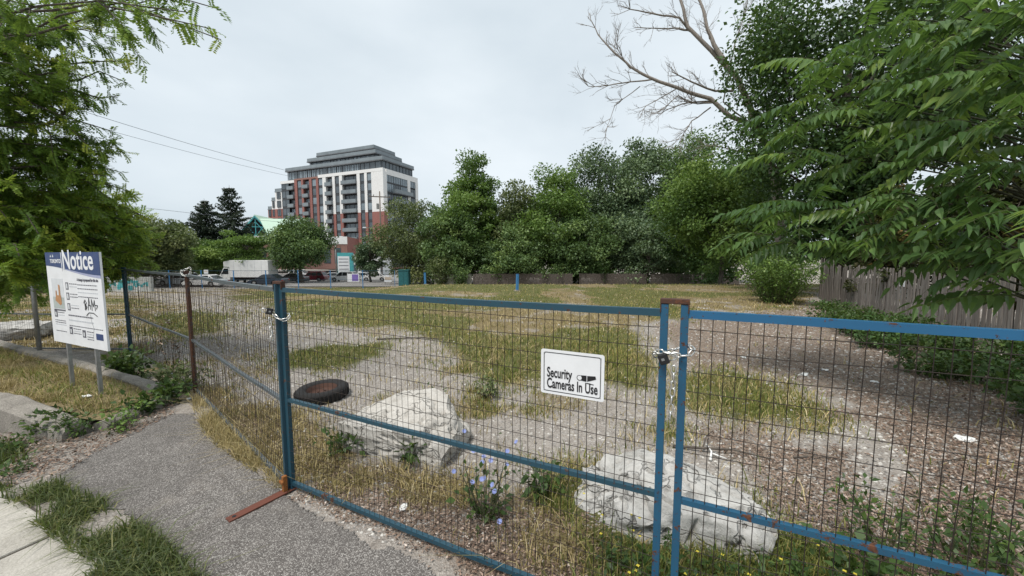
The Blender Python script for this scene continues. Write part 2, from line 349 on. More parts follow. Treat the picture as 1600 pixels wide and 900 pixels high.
def inside(x, y, poly, soft):
    """1 inside, 0 outside, soft edge of that width"""
    P = np.array(poly, dtype=float); Q = np.roll(P, -1, 0); ins = np.zeros(x.shape, bool); dm = np.full(x.shape, 1e9)
    for (ax, ay), (bx, by) in zip(P, Q):
        cr = ((ay > y) != (by > y)); dy = (by - ay) if by != ay else 1e-9
        ins ^= cr & (x < (bx - ax) * (y - ay) / dy + ax)
        ex, ey = bx - ax, by - ay; t = np.clip(((x - ax) * ex + (y - ay) * ey) / (ex * ex + ey * ey + 1e-12), 0, 1)
        dm = np.minimum(dm, np.hypot(x - ax - t * ex, y - ay - t * ey))
    return sstep(-soft, soft, np.where(ins, dm, -dm))
def cover(x, y):
    """weights of green grass, dry grass, leaf litter at points of the lot"""
    x = np.asarray(x, float); y = np.asarray(y, float); dist = np.hypot(x, y)
    wob = .12 + dist * .03
    jx = x + (fbm(x / wob / 5, y / wob / 5, 4, 3) - .5) * wob * 5; jy = y + (fbm(x / wob / 5 + 31, y / wob / 5 + 17, 4, 5) - .5) * wob * 5
    I = lambda n, s: inside(jx, jy, POLY[n], s * (2.2 + dist * .10))
    big = fbm(x * .35, y * .35, 4, 11); fine = fbm(x * 1.7, y * 1.7, 4, 23)
    field = I('field', .35)
    g = np.maximum.reduce([field * sstep(.34, .56, big) * .9, I('field_green', .3), I('patch_tyre', .2) * .95, I('patch_left', .4) * .85, I('patch_gate', .2) * .9, I('patch_mid', .25) * sstep(.42, .6, fine) * .7,
                           I('tuft', .1) * .6, I('weed_front', .15) * .95, I('mixed_front', .15) * sstep(.4, .6, fine) * .8, I('left', .4) * sstep(.45, .65, big) * .7])
    d = np.maximum.reduce([field * (.45 + .55 * sstep(.3, .6, fine)), I('dry_front', .15) * (.5 + .5 * sstep(.25, .5, fine)), I('mixed_front', .15) * .7, I('left', .4) * (.4 + .6 * sstep(.35, .6, fine)), I('left_far', 1) * sstep(.4, .6, fine) * .8,
                           I('patch_tyre', .25) * .3, I('patch_gate', .25) * .6, I('patch_left', .4) * .6, I('tuft', .12) * .5, I('patch_mid', .3) * sstep(.38, .6, fine)])
    m = np.maximum(I('mulch', .25) * (1 - I('asphalt_bare', .2) * sstep(.28, .5, fine)), I('litter_front', .12) * .9)
    bare = 1 - .85 * I('mulch', .3); g = np.maximum(g, sstep(.52, .75, fine) * .22 * bare); d = np.maximum(d, (.10 + .5 * sstep(.5, .7, fine)) * sstep(.35, .6, big) * .8 * bare)
    m = np.maximum(m, .55 * I('dry_front', .2))
    m = np.maximum(m, sstep(.52, .72, fine) * .35)
    return g, d, m
def ground_mat():
    t = NT('lot_ground'); v = t.pos()
    A = lambda n: t.n('ShaderNodeAttribute', attribute_name=n).outputs['Fac']
    n1 = t.noise(v, .55, 5, .6); n2 = t.noise(v, 5, 6, .65); n3 = t.noise(v, 42, 4, .7); n4 = t.noise(v, 150, 2, .7); v1 = t.voro(v, 75); v1c = t.voro(v, 75, out=1)
    # bleached, crumbling asphalt and gravel
    gv = t.ramp(n2, [(.25, (.20, .172, .150)), (.5, (.30, .268, .238)), (.75, (.40, .362, .322))])
    gv = t.mix(t.ramp(n1, [(.35, 0.), (.65, .5)]), gv, (.235, .215, .198))
    n5 = t.noise(v, 1.7, 6, .7)
    gv = t.mix(t.ramp(n5, [(.48, 0.), (.66, .5)]), gv, t.ramp(n3, [(.3, (.16, .135, .112)), (.7, (.34, .302, .262))]))
    sp = t.n('ShaderNodeSeparateColor', {0: v1c}).outputs[0]
    gv = t.mix(t.ramp(sp, [(.6, 0.), (.85, .45)]), gv, (.46, .43, .39))
    gv = t.mix(t.ramp(sp, [(.08, .45), (.22, 0.)]), gv, (.09, .08, .07))
    # soil and thatch under the grass
    so = t.ramp(n3, [(.3, (.085, .066, .040)), (.5, (.19, .150, .080)), (.72, (.34, .27, .15))])
    gr = t.ramp(n3, [(.3, (.052, .062, .022)), (.55, (.115, .118, .042)), (.75, (.25, .21, .09))])
    mu = t.ramp(n3, [(.28, (.085, .066, .053)), (.5, (.20, .162, .132)), (.72, (.36, .305, .255))])
    mu = t.mix(t.ramp(n4, [(.35, .0), (.7, .5)]), mu, (.33, .26, .20))
    sh = lambda w, k=.55: t.ramp(t.math('ADD', A(w), t.math('MULTIPLY', t.math('SUBTRACT', n2, .5), k)), [(.34, 0.), (.62, 1.)])
    far = t.math('ADD', A('w_litter'), t.math('MULTIPLY', t.math('SUBTRACT', n3, .5), .9))
    c = t.mix(t.ramp(far, [(.38, 0.), (.60, 1.)]), gv, mu)
    c = t.mix(sh('w_dry'), c, so); c = t.mix(sh('w_green'), c, gr)
    h = t.math('ADD', t.math('MULTIPLY', v1, .6), t.math('ADD', t.math('MULTIPLY', n3, .9), t.math('MULTIPLY', n2, 1.5)))
    return t.done(t.pbsdf(c, .93, 0, .15, t.bump(h, .7, .02)))
ground_mat()
def axis(lo, hi, step, far_lo, far_hi, k=1.13):
    a = list(np.arange(lo, hi, step)); s = step; x = a[-1]
    while x < far_hi: s *= k; x += s; a.append(x)
    s = step; x = a[0]; b = []
    while x > far_lo: s *= k; x -= s; b.append(x)
    return np.array(b[::-1] + a)
gx = axis(-12, 12, .14, -2600, 2600); gy = axis(1.2, 16, .12, -60, 4000, 1.06)
GX, GY = np.meshgrid(gx, gy); shp = GX.shape
GZ = H(GX, GY) + (fbm(GX * .8, GY * .8, 4, 41) - .5) * .10 * sstep(3.5, 7, GY) + (fbm(GX * 4, GY * 4, 3, 43) - .5) * .02
GZ = np.where(np.hypot(GX, GY) > 120, H(GX, GY), GZ)
ii = np.arange(shp[0] * shp[1]).reshape(shp)
GF = np.stack([ii[:-1, :-1], ii[:-1, 1:], ii[1:, 1:], ii[1:, :-1]], -1).reshape(-1, 4)
gme = np_mesh('ground', np.stack([GX, GY, GZ], -1).reshape(-1, 3), GF, M('lot_ground'), smooth=True)
wg, wd, wm = cover(GX.ravel(), GY.ravel())
for nme, a in (('w_green', wg), ('w_dry', wd), ('w_litter', wm)):
    q = gme.attributes.new(nme, 'FLOAT', 'POINT'); q.data.foreach_set('value', a.astype(np.float32))
tag(link('ground', gme), kind='structure')
def GH(x, y):
    """height of the ground sheet, the small bumps included"""
    x = np.asarray(x, float); y = np.asarray(y, float)
    return H(x, y) + (fbm(x * .8, y * .8, 4, 41) - .5) * .10 * sstep(3.5, 7, y) + (fbm(x * 4, y * 4, 3, 43) - .5) * .02
def GHf(x, y): return float(GH(np.array([x]), np.array([y]))[0])

# ------------------------------------------------------------------ pavements, kerbs, road
def sheet(name, poly, step, mat, zfun, edge=.0, seed=0):
    """an irregular-edged sheet of ground cover, cut from a grid"""
    P = np.array(poly); x = np.arange(P[:, 0].min() - .3, P[:, 0].max() + .3, step); y = np.arange(P[:, 1].min() - .3, P[:, 1].max() + .3, step)
    X, Y = np.meshgrid(x, y); jx = X + (fbm(X * 3, Y * 3, 4, seed) - .5) * edge; jy = Y + (fbm(X * 3 + 9, Y * 3 + 5, 4, seed + 1) - .5) * edge
    k = inside(jx, jy, poly, 1e-4) > .5; i2 = np.arange(X.size).reshape(X.shape)
    q = np.stack([i2[:-1, :-1], i2[:-1, 1:], i2[1:, 1:], i2[1:, :-1]], -1)[k[:-1, :-1]]
    used = np.unique(q); re = np.full(X.size, -1); re[used] = np.arange(len(used))
    V = np.stack([X.ravel(), Y.ravel(), zfun(X.ravel(), Y.ravel())], -1)[used]
    return link(name, np_mesh(name, V, re[q], mat, smooth=True))
def asphalt_worn():
    t = NT('asphalt_worn'); v = t.pos(); n1 = t.noise(v, 1.1, 5, .6); n2 = t.noise(v, 9, 5, .6); c1 = t.n('ShaderNodeSeparateColor', {0: t.voro(v, 150, out=1)}).outputs[0]; d1 = t.voro(v, 150)
    c2 = t.n('ShaderNodeSeparateColor', {0: t.voro(v, 170, out=1)}).outputs[1]
    b = t.ramp(n2, [(.3, (.095, .085, .078)), (.7, (.165, .150, .138))]); b = t.mix(t.ramp(n1, [(.4, 0.), (.65, .55)]), b, (.12, .109, .102))
    b = t.mix(t.ramp(c1, [(.62, 0.), (.76, .6)]), b, t.ramp(c2, [(.0, (.30, .28, .26)), (1, (.56, .535, .50))]))
    b = t.mix(t.ramp(c2, [(.12, .55), (.2, 0.)]), b, (.035, .033, .032))
    n6 = t.noise(v, .7, 6, .65); b = t.mix(t.ramp(n6, [(.42, .0), (.60, .5)]), b, (.085, .078, .073)); b = t.mix(t.ramp(t.noise(v, 2.3, 6, .7), [(.56, 0.), (.72, .45)]), b, (.27, .24, .21))
    return t.done(t.pbsdf(b, .88, 0, .25, t.bump(t.math('SUBTRACT', n2, d1), .5, .008)))
asphalt_worn()
# the street side slopes gently; the apron lies on the camera side of the gates
apron = [(-4.3, 3.25), (-4.42, 3.96), (-4.45, 4.55), (-4.2, 4.65), (-3.34, 3.98), (-2.35, 3.28), (-1.95, 2.98), (-.40, 2.16), (.6, 1.55), (2.6, .6), (4, -.2), (4, -1.5), (-1.5, -1.5), (-1.9, 1.9), (-2.5, 2.42), (-3.14, 2.78)]
tag(sheet('driveway', apron, .028, M('asphalt_worn'), lambda x, y: GH(x, y) + .010, .22, 61), kind='structure')
# sidewalk: concrete slabs with open joints
sw = empty('sidewalk', (-3.32, 2.60, 0), math.atan2(-.43, 1)); tag(sw, kind='structure')
j0 = MB().b2(-9, 6, -1.95, .02, -.10, .004).build('joint_bed', M('concrete_joint'), sw)
_sl = MB().b2(0, 1.47, -1.9, 0, -.05, .016).mesh('slab', M('concrete_walk'))
for k in range(-6, 4):
    s = link('slab', _sl, sw, (k * 1.5 - .02, 0, random.uniform(-.003, .004))); md = s.modifiers.new('bevel', 'BEVEL'); md.width = .012; md.segments = 2
# the raised bed of the notice sign, and its kerbs
bed = [(-11.5, 5.6), (-4.95, 4.22), (-4.86, 5.02), (-5.1, 5.15), (-11.5, 7.9)]
BZ = lambda x, y: .20 + (fbm(np.asarray(x, float) * 2, np.asarray(y, float) * 2, 3, 71) - .5) * .09 - .10 * sstep(-5.6, -4.9, np.asarray(x, float))
bo = sheet('planting_bed', bed, .09, M('lot_ground'), BZ, .0, 3); tag(bo, kind='structure')
_n = len(bo.data.vertices)
for nme, val in (('w_green', .25), ('w_dry', .9), ('w_litter', .5)):
    q = bo.data.attributes.new(nme, 'FLOAT', 'POINT'); q.data.foreach_set('value', (val + rng.normal(0, .12, _n)).astype(np.float32))
def kerb(name, pts, wd, zs, label, seed):
    """weathered cast kerb: a path with a top height at each point"""
    P = [Vector((x, y, 0)) for x, y in pts]; secs = []; acc = 0; r = random.Random(seed)
    fine = []
    for i in range(len(P) - 1):
        n = max(2, int((P[i + 1] - P[i]).length / .12))
        for k in range(n): fine.append((P[i].lerp(P[i + 1], k / n), zs[i] + (zs[i + 1] - zs[i]) * k / n))
    fine.append((P[-1], zs[-1]))
    for i, (p, z) in enumerate(fine):
        d = (fine[min(i + 1, len(fine) - 1)][0] - fine[max(i - 1, 0)][0]).normalized(); a = Vector((-d.y, d.x, 0)); j = lambda q=.010: r.uniform(-q, q)
        h = wd / 2; b = GHf(p.x, p.y) - .1
        secs.append([p + a * (h + .02) + Vector((0, 0, b)), p + a * (h + j()) + Vector((0, 0, z - .04 + j())), p + a * (h - .04 + j()) + Vector((0, 0, z + j(.006))), p - a * (h - .05 + j()) + Vector((0, 0, z + j(.006))), p - a * (h + j()) + Vector((0, 0, z - .05 + j())), p - a * (h + .02) + Vector((0, 0, b))])
    return tag(MB().loft(secs).build(name, M('concrete_old'), smooth=False), label, 'kerb')
kerb('concrete_kerb', [(-11.5, 5.5), (-6.0, 4.32), (-4.95, 4.08)], .26, [.42, .36, .12], 'tall weathered concrete kerb at the left edge in front of the notice sign', 1)
kerb('concrete_kerb', [(-4.82, 4.2), (-4.78, 5.05)], .15, [.12, .14], 'low broken kerb half hidden by weeds beside the asphalt driveway', 2)
kerb('concrete_kerb', [(-4.98, 5.12), (-7.2, 6.12), (-11.5, 8.0)], .17, [.24, .27, .28], 'low concrete kerb behind the notice sign at the foot of the wire fence', 3)
# street and car park beyond the lot
def lot_asphalt():
    t = NT('asphalt_far'); v = t.pos(); n = t.noise(v, .5, 5); f = t.noise(v, 20, 3)
    return t.done(t.pbsdf(t.mix(.3, t.ramp(n, [(.3, (.16, .155, .15)), (.7, (.26, .25, .24))]), t.ramp(f, [(.3, (.11, .1, .1)), (.7, (.33, .32, .3))])), .9, 0, .2))
lot_asphalt()
def drape(name, x0, x1, y0, y1, nx, ny, mat, up):
    X, Y = np.meshgrid(np.linspace(x0, x1, nx), np.linspace(y0, y1, ny)); i2 = np.arange(X.size).reshape(X.shape)
    q = np.stack([i2[:-1, :-1], i2[:-1, 1:], i2[1:, 1:], i2[1:, :-1]], -1).reshape(-1, 4)
    return link(name, np_mesh(name, np.stack([X.ravel(), Y.ravel(), H(X.ravel(), Y.ravel()) + up], -1), q, mat, smooth=True))
tag(drape('car_park', -120, -10.5, 45.5, 105, 80, 60, M('asphalt_far'), .09), kind='structure')

# ------------------------------------------------------------------ wire site fence
def fence_panel(name, p0, p1, label, mats, group='wire site fence panels', wires='wire_rusty', zt=1.77, zm=.82, zb=.07, wr=.0019, z0=0., z1=0., post_top=.045, detail=True):
    """steel frame with two uprights, three rails and welded 2 by 4 inch mesh; p0/p1 feet of the uprights"""
    a = Vector((p0[0], p0[1], z0)); b = Vector((p1[0], p1[1], z1)); Lg = math.hypot(b.x - a.x, b.y - a.y); rz = math.atan2(b.y - a.y, b.x - a.x)
    root = empty(name, a, rz, label=label, cat='fence', group=group); dz = z1 - z0
    up = lambda x: dz * x / Lg
    for k, x in enumerate((0, Lg)):
        m = MB().b2(x - .018, x + .018, -.018, .018, up(x) - .03, up(x) + zt + post_top)
        m.build('upright', M(mats[k]), root, bevel=.003 if detail else 0)
    for nm, z, r, mt in (('top_rail', zt, .036, mats[2]), ('middle_rail', zm, .028, mats[3]), ('bottom_rail', zb, .030, mats[4])):
        m = MB(); n = 8; pts = []
        for i in range(n + 1):
            x = .018 + (Lg - .036) * i / n; pts.append((x, random.uniform(-.003, .003), up(x) + z - .008 * math.sin(math.pi * i / n) + random.uniform(-.0015, .0015)))
        for i in range(n):
            m.bar(pts[i], pts[i + 1], r, r)
        m.build(nm, M(mt), root)
    m = MB(); nv = int((Lg - .05) / .0508); r2 = random.Random(int(Lg * 1000))
    for i in range(1, nv + 1):
        x = .02 + i * (Lg - .04) / (nv + 1); bk = 3. if r2.random() < .12 else 1.; j1 = r2.uniform(-.006, .006) * bk; j2 = r2.uniform(-.008, .008) * bk
        if detail:
            m.tube([(x, -.012, up(x) + zb), (x + j1, -.012 + j2, up(x) + zb + .5), (x, -.012, up(x) + zm + .03), (x - j1, -.012 - j2, up(x) + zm + .5), (x, -.012, up(x) + zt - .01)], wr, 4, False)
        else:
            m.bar((x, -.012, up(x) + zb), (x, -.012, up(x) + zt), wr * 2, wr * 2)
    z = zb + .1016
    while z < zt - .04:
        pts = [(.02 + (Lg - .04) * i / 8, -.016 + r2.uniform(-.004, .004), up(.02 + (Lg - .04) * i / 8) + z + r2.uniform(-.004, .004)) for i in range(9)]
        m.tube(pts, wr, 4, False); z += .1016
    m.build('wire_mesh', M(wires), root)
    return root
PA, PB, PC = (-1.95, 3.10), (.758, 1.830), (.840, 1.79)
P2, P3 = (-4.75, 5.42), (-8.12, 7.80)
tb, rw = 'blue_paint_teal', 'rail_weathered'
fence_panel('wire_fence', (PA[0] + .022, PA[1] + .005), PB, 'blue framed wire gate panel carrying the security camera sign', [tb, 'blue_paint', tb, tb, tb], group='blue gate panels')
fence_panel('wire_fence', PC, (PC[0] + 2.68, PC[1] - 1.20), 'bright blue wire gate panel nearest the viewer at the right edge', ['blue_paint', 'blue_paint', 'blue_paint_bright', 'blue_paint', 'blue_paint'], group='blue gate panels')
fence_panel('wire_fence', (P2[0] + .03, P2[1] - .02), (PA[0] - .022, PA[1] + .002), 'wire fence panel with grey rails left of the gate post with the rusty foot', ['blue_paint_rusty', tb, rw, rw, rw])
fence_panel('wire_fence', P3, (P2[0] - .03, P2[1] + .03), 'wire fence panel right of the notice sign, between two blue posts', [tb, 'rust_dark', rw, rw, rw])
fence_panel('wire_fence', (-11.75, 7.95), (P3[0] - .05, P3[1] + .01), 'wire fence panel standing directly behind the notice sign', [tb, tb, rw, rw, rw])
fence_panel('wire_fence', (-15.4, 8.1), (-11.8, 7.96), 'wire fence panel at the far left edge under the locust branches', [tb, tb, rw, rw, rw])
def saddle(name, p, rz, w, label, mat='rust_dark', z=1.822):
    o = empty(name, (p[0], p[1], z), rz, label=label, cat='clamp', group='saddles over the post pairs')
    m = MB().b2(-w / 2, w / 2, -.022, .022, -.005, .020).b2(-w / 2, -w / 2 + .006, -.0225, .0225, -.05, -.005).b2(w / 2 - .006, w / 2, -.0225, .0225, -.05, -.005)
    m.build('bracket', M(mat), o, bevel=.003); return o
saddle('post_saddle', ((PB[0] + PC[0]) / 2, (PB[1] + PC[1]) / 2), math.atan2(-.04, .082), .132, 'rusty steel saddle joining the two chained gate posts')
saddle('post_saddle', PA, math.atan2(.3, -.9), .092, 'dark rusty steel saddle on top of the left gate post pair')
saddle('post_saddle', P2, math.atan2(.6, -.75), .12, 'rusty steel saddle on the leaning rust brown post pair', z=1.82)
# rusty foot of the left gate post
ft = empty('fence_stand', (-1.97, 3.06, GHf(-1.97, 3.06)), math.atan2(-.31, -.20), label='rusty flat steel foot plate lying on the asphalt under the left gate post', cat='fence stand')
MB().b2(-.09, .42, -.038, .038, .012, .024).build('plate', M('rust_plate'), ft, bevel=.002)
MB().lathe([(.0, .0245), (.014, .0245), (.014, .026), (.0, .026)], 12, c=(.375, 0, 0)).build('hole', M('sign_black'), ft)
MB().b2(-.02, .015, -.016, .016, .024, .16).b2(.015, .030, -.03, .03, .10, .125).build('socket', M('rust_orange'), ft, bevel=.003)

# security sign wired to the gate
def text_mesh(name, s, size, mat, sx=1., bold=.0, thick=.0006, align='LEFT'):
    cu = bpy.data.curves.new(name, 'FONT'); cu.body = s; cu.size = size; cu.offset = bold; cu.extrude = thick; cu.align_x = align; cu.resolution_u = 4
    o = bpy.data.objects.new(name, cu); col.objects.link(o); dg = bpy.context.evaluated_depsgraph_get(); me = bpy.data.meshes.new_from_object(o.evaluated_get(dg)); bpy.data.objects.remove(o)
    me.transform(Matrix.Diagonal((sx, 1, 1, 1))); me.materials.clear(); me.materials.append(mat); me.name = name
    return me
def upright(me):                                   # text lies in XY: stand it up to face -Y
    me.transform(Matrix.Rotation(R(90), 4, 'X')); return me
def round_rect(x0, x1, z0, z1, r, n=4):
    pts = []
    for cx, cz, a0 in ((x1 - r, z1 - r, 0), (x0 + r, z1 - r, 90), (x0 + r, z0 + r, 180), (x1 - r, z0 + r, 270)):
        for k in range(n + 1): t = R(a0 + 90 * k / n); pts.append((cx + r * math.cos(t), cz + r * math.sin(t)))
    return pts
ds = Vector((PB[0] - PA[0], PB[1] - PA[1], 0)).normalized(); rzs = math.atan2(ds.y, ds.x)
ss = empty('security_sign', (.176, 2.092, 1.275), rzs, label='white metal sign reading Security Cameras In Use on the gate mesh', cat='sign')
nrm = -.024                                        # in front of the wires
panel = MB().prism(round_rect(0, .356, 0, .254, .012), nrm - .002, nrm).build('panel', M('sign_white'), ss)
def ring(o, i): 
    m = MB(); n = len(o); vs = [(x, nrm - .0032, z) for x, z in o] + [(x, nrm - .0032, z) for x, z in i] 
    return m.add(vs, [(k, (k + 1) % n, (k + 1) % n + n, k + n) for k in range(n)])
ring(round_rect(.017, .339, .015, .239, .012), round_rect(.021, .335, .019, .235, .010)).build('border', M('sign_black'), panel)
for tx, z in (('Security', .098), ('Cameras In Use', .036)):
    link('lettering', upright(text_mesh('lettering', tx, .080, M('sign_black'), .555, .0016)), panel, (.036, nrm - .0032, z))
ic = MB().prism(round_rect(.208, .238, .100, .130, .0149, 5), nrm - .0036, nrm - .0026); ic.mi = 0
ic.prism([(.232, .101), (.262, .098), (.262, .132), (.232, .130)], nrm - .0034, nrm - .0024).prism([(.266, .099), (.300, .112), (.314, .118), (.310, .134), (.266, .131)], nrm - .0034, nrm - .0024).prism([(.262, .088), (.300, .084), (.302, .088), (.264, .093)], nrm - .0034, nrm - .0024)
ic.build('camera_symbol', M('sign_black'), panel)
MB().prism(round_rect(.212, .236, .104, .127, .0115, 5), nrm - .0044, nrm - .0034).build('camera_lens', M('sign_white'), panel)
tie = MB()
for x in (.02, .336):
    for z in (.02, .234): tie.lathe([(.0, nrm - .005), (.004, nrm - .004), (.004, nrm - .002)], 8, 'Y', (x, 0, z))
tie.build('fixing', M('galvanised'), panel)

# chains and padlocks
def link_mesh(Lk=.048, W=.029, r=.0042):
    m = MB(); pts = []
    hr = W / 2 - r; hl = Lk / 2 - r - hr
    for k in range(14):
        t = 2 * math.pi * k / 14; pts.append(Vector((hr * math.cos(t), 0, hr * math.sin(t) + (hl if math.sin(t) >= 0 else -hl))))
    n = 6; vs = []
    for k, p in enumerate(pts):
        d = (pts[(k + 1) % 14] - pts[k - 1]).normalized(); a = Vector((0, 1, 0)); b = d.cross(a)
        for j in range(n): t = 2 * math.pi * j / n; vs.append(p + (a * math.cos(t) + b * math.sin(t)) * r)
    m.add(vs, [(k * n + j, k * n + (j + 1) % n, ((k + 1) % 14) * n + (j + 1) % n, ((k + 1) % 14) * n + j) for k in range(14) for j in range(n)])
    return m.mesh('link', M('chain_zinc'), True)
LINK = link_mesh()
def chain(name, path, label, pitch=.0395):
    """links strung along a path"""
    P = [Vector(p) for p in path]; root = empty(name, P[0], label=label, cat='chain', group='zinc chains on the site fence'); s = 0; k = 0; seg = [(P[i + 1] - P[i]).length for i in range(len(P) - 1)]; tot = sum(seg)
    def on(s):
        for i, q in enumerate(seg):
            if s <= q or i == len(seg) - 1: return P[i].lerp(P[i + 1], min(1, s / q))
            s -= q
    while s + pitch <= tot:
        a, b = on(s), on(s + pitch); o = link('link', LINK, root); o.rotation_mode = 'QUATERNION'
        d = (b - a).normalized(); o.location = (a + b) / 2 - P[0]
        q = d.to_track_quat('Z', 'Y'); tw = Matrix.Rotation(R(90 if k % 2 else 0) + random.uniform(-.2, .2), 4, 'Z').to_quaternion(); o.rotation_quaternion = q @ tw
        s += pitch; k += 1
    return root
def oval(c, ax, rx, ry, z0, dz, n=30, a0=0, a1=360):
    ax = Vector((ax[0], ax[1], 0)).normalized(); ay = Vector((-ax.y, ax.x, 0)); pts = []
    for k in range(n + 1):
        t = R(a0 + (a1 - a0) * k / n); pts.append(Vector((c[0], c[1], 0)) + ax * rx * math.cos(t) + ay * ry * math.sin(t) + Vector((0, 0, z0 + dz * math.cos(t) + .02 * math.sin(t * 2))))
    return pts
gc = ((PB[0] + PC[0]) / 2, (PB[1] + PC[1]) / 2); gax = (PC[0] - PB[0], PC[1] - PB[1])
chain('chain', oval(gc, gax, .092, .040, 1.575, .022), 'zinc chain looped round the two blue gate posts at the centre right')
tl = Vector((gc[0] - .02, gc[1] - .06, 1.525))
chain('chain', [tl, tl + Vector((.004, .01, -.10)), tl + Vector((-.006, .015, -.29))], 'loose tail of zinc chain hanging down between the chained gate posts')
def padlock(p, rz, tilt, label):
    o = empty('padlock', p, 0, label=label, cat='padlock', group='black padlocks on the chains'); o.rotation_euler = (tilt[0], tilt[1], rz)
    MB().b2(-.026, .026, -.013, .013, -.045, 0).build('body', M('black_plastic'), o, bevel=.005)
    pts = [(-.016, 0, 0)] + [(-.016 * math.cos(R(a)), 0, .022 + .016 * math.sin(R(a))) for a in range(0, 181, 30)] + [(.016, 0, 0)]
    MB().tube(pts, .004, 8).build('shackle', M('chain_zinc'), o, True)
    MB().b2(-.006, .006, -.0138, -.0128, -.032, -.018).build('plate', M('galvanised'), o)
padlock((PB[0] + .005, PB[1] - .050, 1.555), rzs, (0, R(68), 0), 'black padlock closing the chain round the two blue gate posts')
chain('chain', oval(PA, (-.9, .3), .085, .05, 1.56, .03), 'zinc chain looped round the left gate post above the rusty foot')
tA = Vector((PA[0] - .055, PA[1] - .055, 1.545)); chain('chain', [tA, tA + Vector((.012, -.005, -.2))], 'short tail of zinc chain hanging on the left gate post')
padlock((PA[0] - .075, PA[1] - .06, 1.60), .4, (0, R(-75), 0), 'black padlock on the chain of the left gate post')
chain('chain', oval(P2, (-.75, .6), .085, .055, 1.80, .02) + oval(P2, (-.75, .6), .075, .055, 1.84, -.03), 'zinc chain wound round the top of the leaning rust brown post')

# ------------------------------------------------------------------ notice sign
a = Vector((-6.56, 5.26, 0)); b = Vector((-5.14, 4.66, 0)); W = (b - a).length; rzn = math.atan2((b - a).y, (b - a).x)
ns = empty('notice_sign', (a.x, a.y, .2), rzn, label='large white and navy notice board on two thin steel posts in the raised bed', cat='notice sign')
for x in (.30, 1.12):
    m = MB().b2(x - .02, x + .02, .012, .05, -.25, 1.80); m.build('post', M('galvanised'), ns)
z0, z1 = .64, 1.90; hgt = z1 - z0
pn = MB().b2(0, W, -.012, .010, z0, z1).build('panel', M('sign_white'), ns)
fy = -.0125
def flat(name, poly, mat, d=.002, off=0.):
    return MB().prism([(x * W, z0 + z * hgt) for x, z in poly], fy - d - off, fy - off).build(name, M(mat), pn)
wave = lambda x: .855 - .045 * x - .055 * math.sin(x * 2.2) * x
xs = [i / 14 for i in range(15)]
flat('header', [(0, 1), (1, 1)] + [(x, wave(x)) for x in xs[::-1]], 'sign_navy')
flat('header_wave', [(x, wave(x) - .002) for x in xs[4:]] + [(x, wave(x) - .035 * (x - .25) ** .7) for x in xs[::-1][:10]], 'sign_lavender')
flat('header_divider', [(.315, 1), (.325, 1), (.325, .80), (.315, .80)], 'sign_white', .001, .0022)
link('headline', upright(text_mesh('headline', 'Notice', .36, M('sign_white'), .86, .006)), pn, (.335 * W, fy - .0035, z0 + .825 * hgt))
link('crest_text', upright(text_mesh('crest_text', 'TORONTO', .072, M('sign_white'), .9, .002)), pn, (.095 * W, fy - .0035, z0 + .885 * hgt))
flat('crest', [(.10, .948), (.115, .975), (.125, .948), (.145, .948), (.155, .98), (.17, .948)], 'sign_pale', .001, .0022)
def rect(n, x0, x1, zz0, zz1, m, d=.0015, off=0.): return flat(n, [(x0, zz0), (x1, zz0), (x1, zz1), (x0, zz1)], m, d, off)
rect('picture', .075, .300, .375, .715, 'sign_pale'); rect('picture_ground', .080, .295, .385, .51, 'sign_sage', .001, .0018)
flat('picture_tower', [(.14, .50), (.165, .505), (.165, .58), (.145, .58)], 'sign_orange', .001, .0030); flat('picture_tower', [(.205, .50), (.235, .50), (.235, .64), (.205, .65)], 'sign_orange', .001, .0030)
flat('picture_block', [(.13, .47), (.22, .42), (.25, .44), (.245, .53), (.16, .53), (.14, .51)], 'sign_orange', .001, .0042); rect('picture_caption', .075, .300, .358, .372, 'sign_text')
for z in (.60, .49, .375): 
    ib = rect('icon', .350, .402, z, z + .078, 'sign_text'); rect('icon_figure', .362, .390, z + .012, z + .066, 'sign_pale', .001, .0018)
for x, z in ((.075, .285), (.345, .115), (.585, .10)):
    rect('icon', x, x + .058, z, z + .080, 'sign_text'); rect('icon_figure', x + .017, x + .040, z + .014, z + .055, 'sign_pale', .001, .0018)
rect('badge', .825, .945, .10, .165, 'sign_navy')
link('heading', upright(text_mesh('heading', 'A change is proposed for this site', .054, M('sign_text'), .78, .0012)), pn, (.575 * W, fy - .0015, z0 + .700 * hgt))
def small_print(x0, x1, z, th, seed, dark=True):
    """print too small to read: a broken line of marks"""
    r = random.Random(seed); m = MB(); x = x0
    while x < x1:
        wd = r.uniform(.012, .035); m.b2(x * W, min(x + wd, x1) * W, fy - .0012, fy, z0 + z * hgt, z0 + (z + th) * hgt); x += wd + .008
    m.build('small_print', M('sign_text' if dark else 'sign_grey'), pn)
k = 0
for x0, x1, zz in ((.57, .92, (.655, .615, .575, .53)), (.42, .56, (.66, .63, .55, .52, .43, .40)), (.145, .27, (.335, .305)), (.075, .285, (.245, .222, .199, .125)), (.35, .80, (.315, .262)), (.35, .95, (.205, .0)), (.42, .56, (.175, .15, .125)), (.665, .78, (.165, .14, .11, .085))):
    for z in zz:
        if z: k += 1; small_print(x0, x1, z, .014 if x0 == .35 and z > .25 else .009, k, k % 3 != 0)
gm = MB()
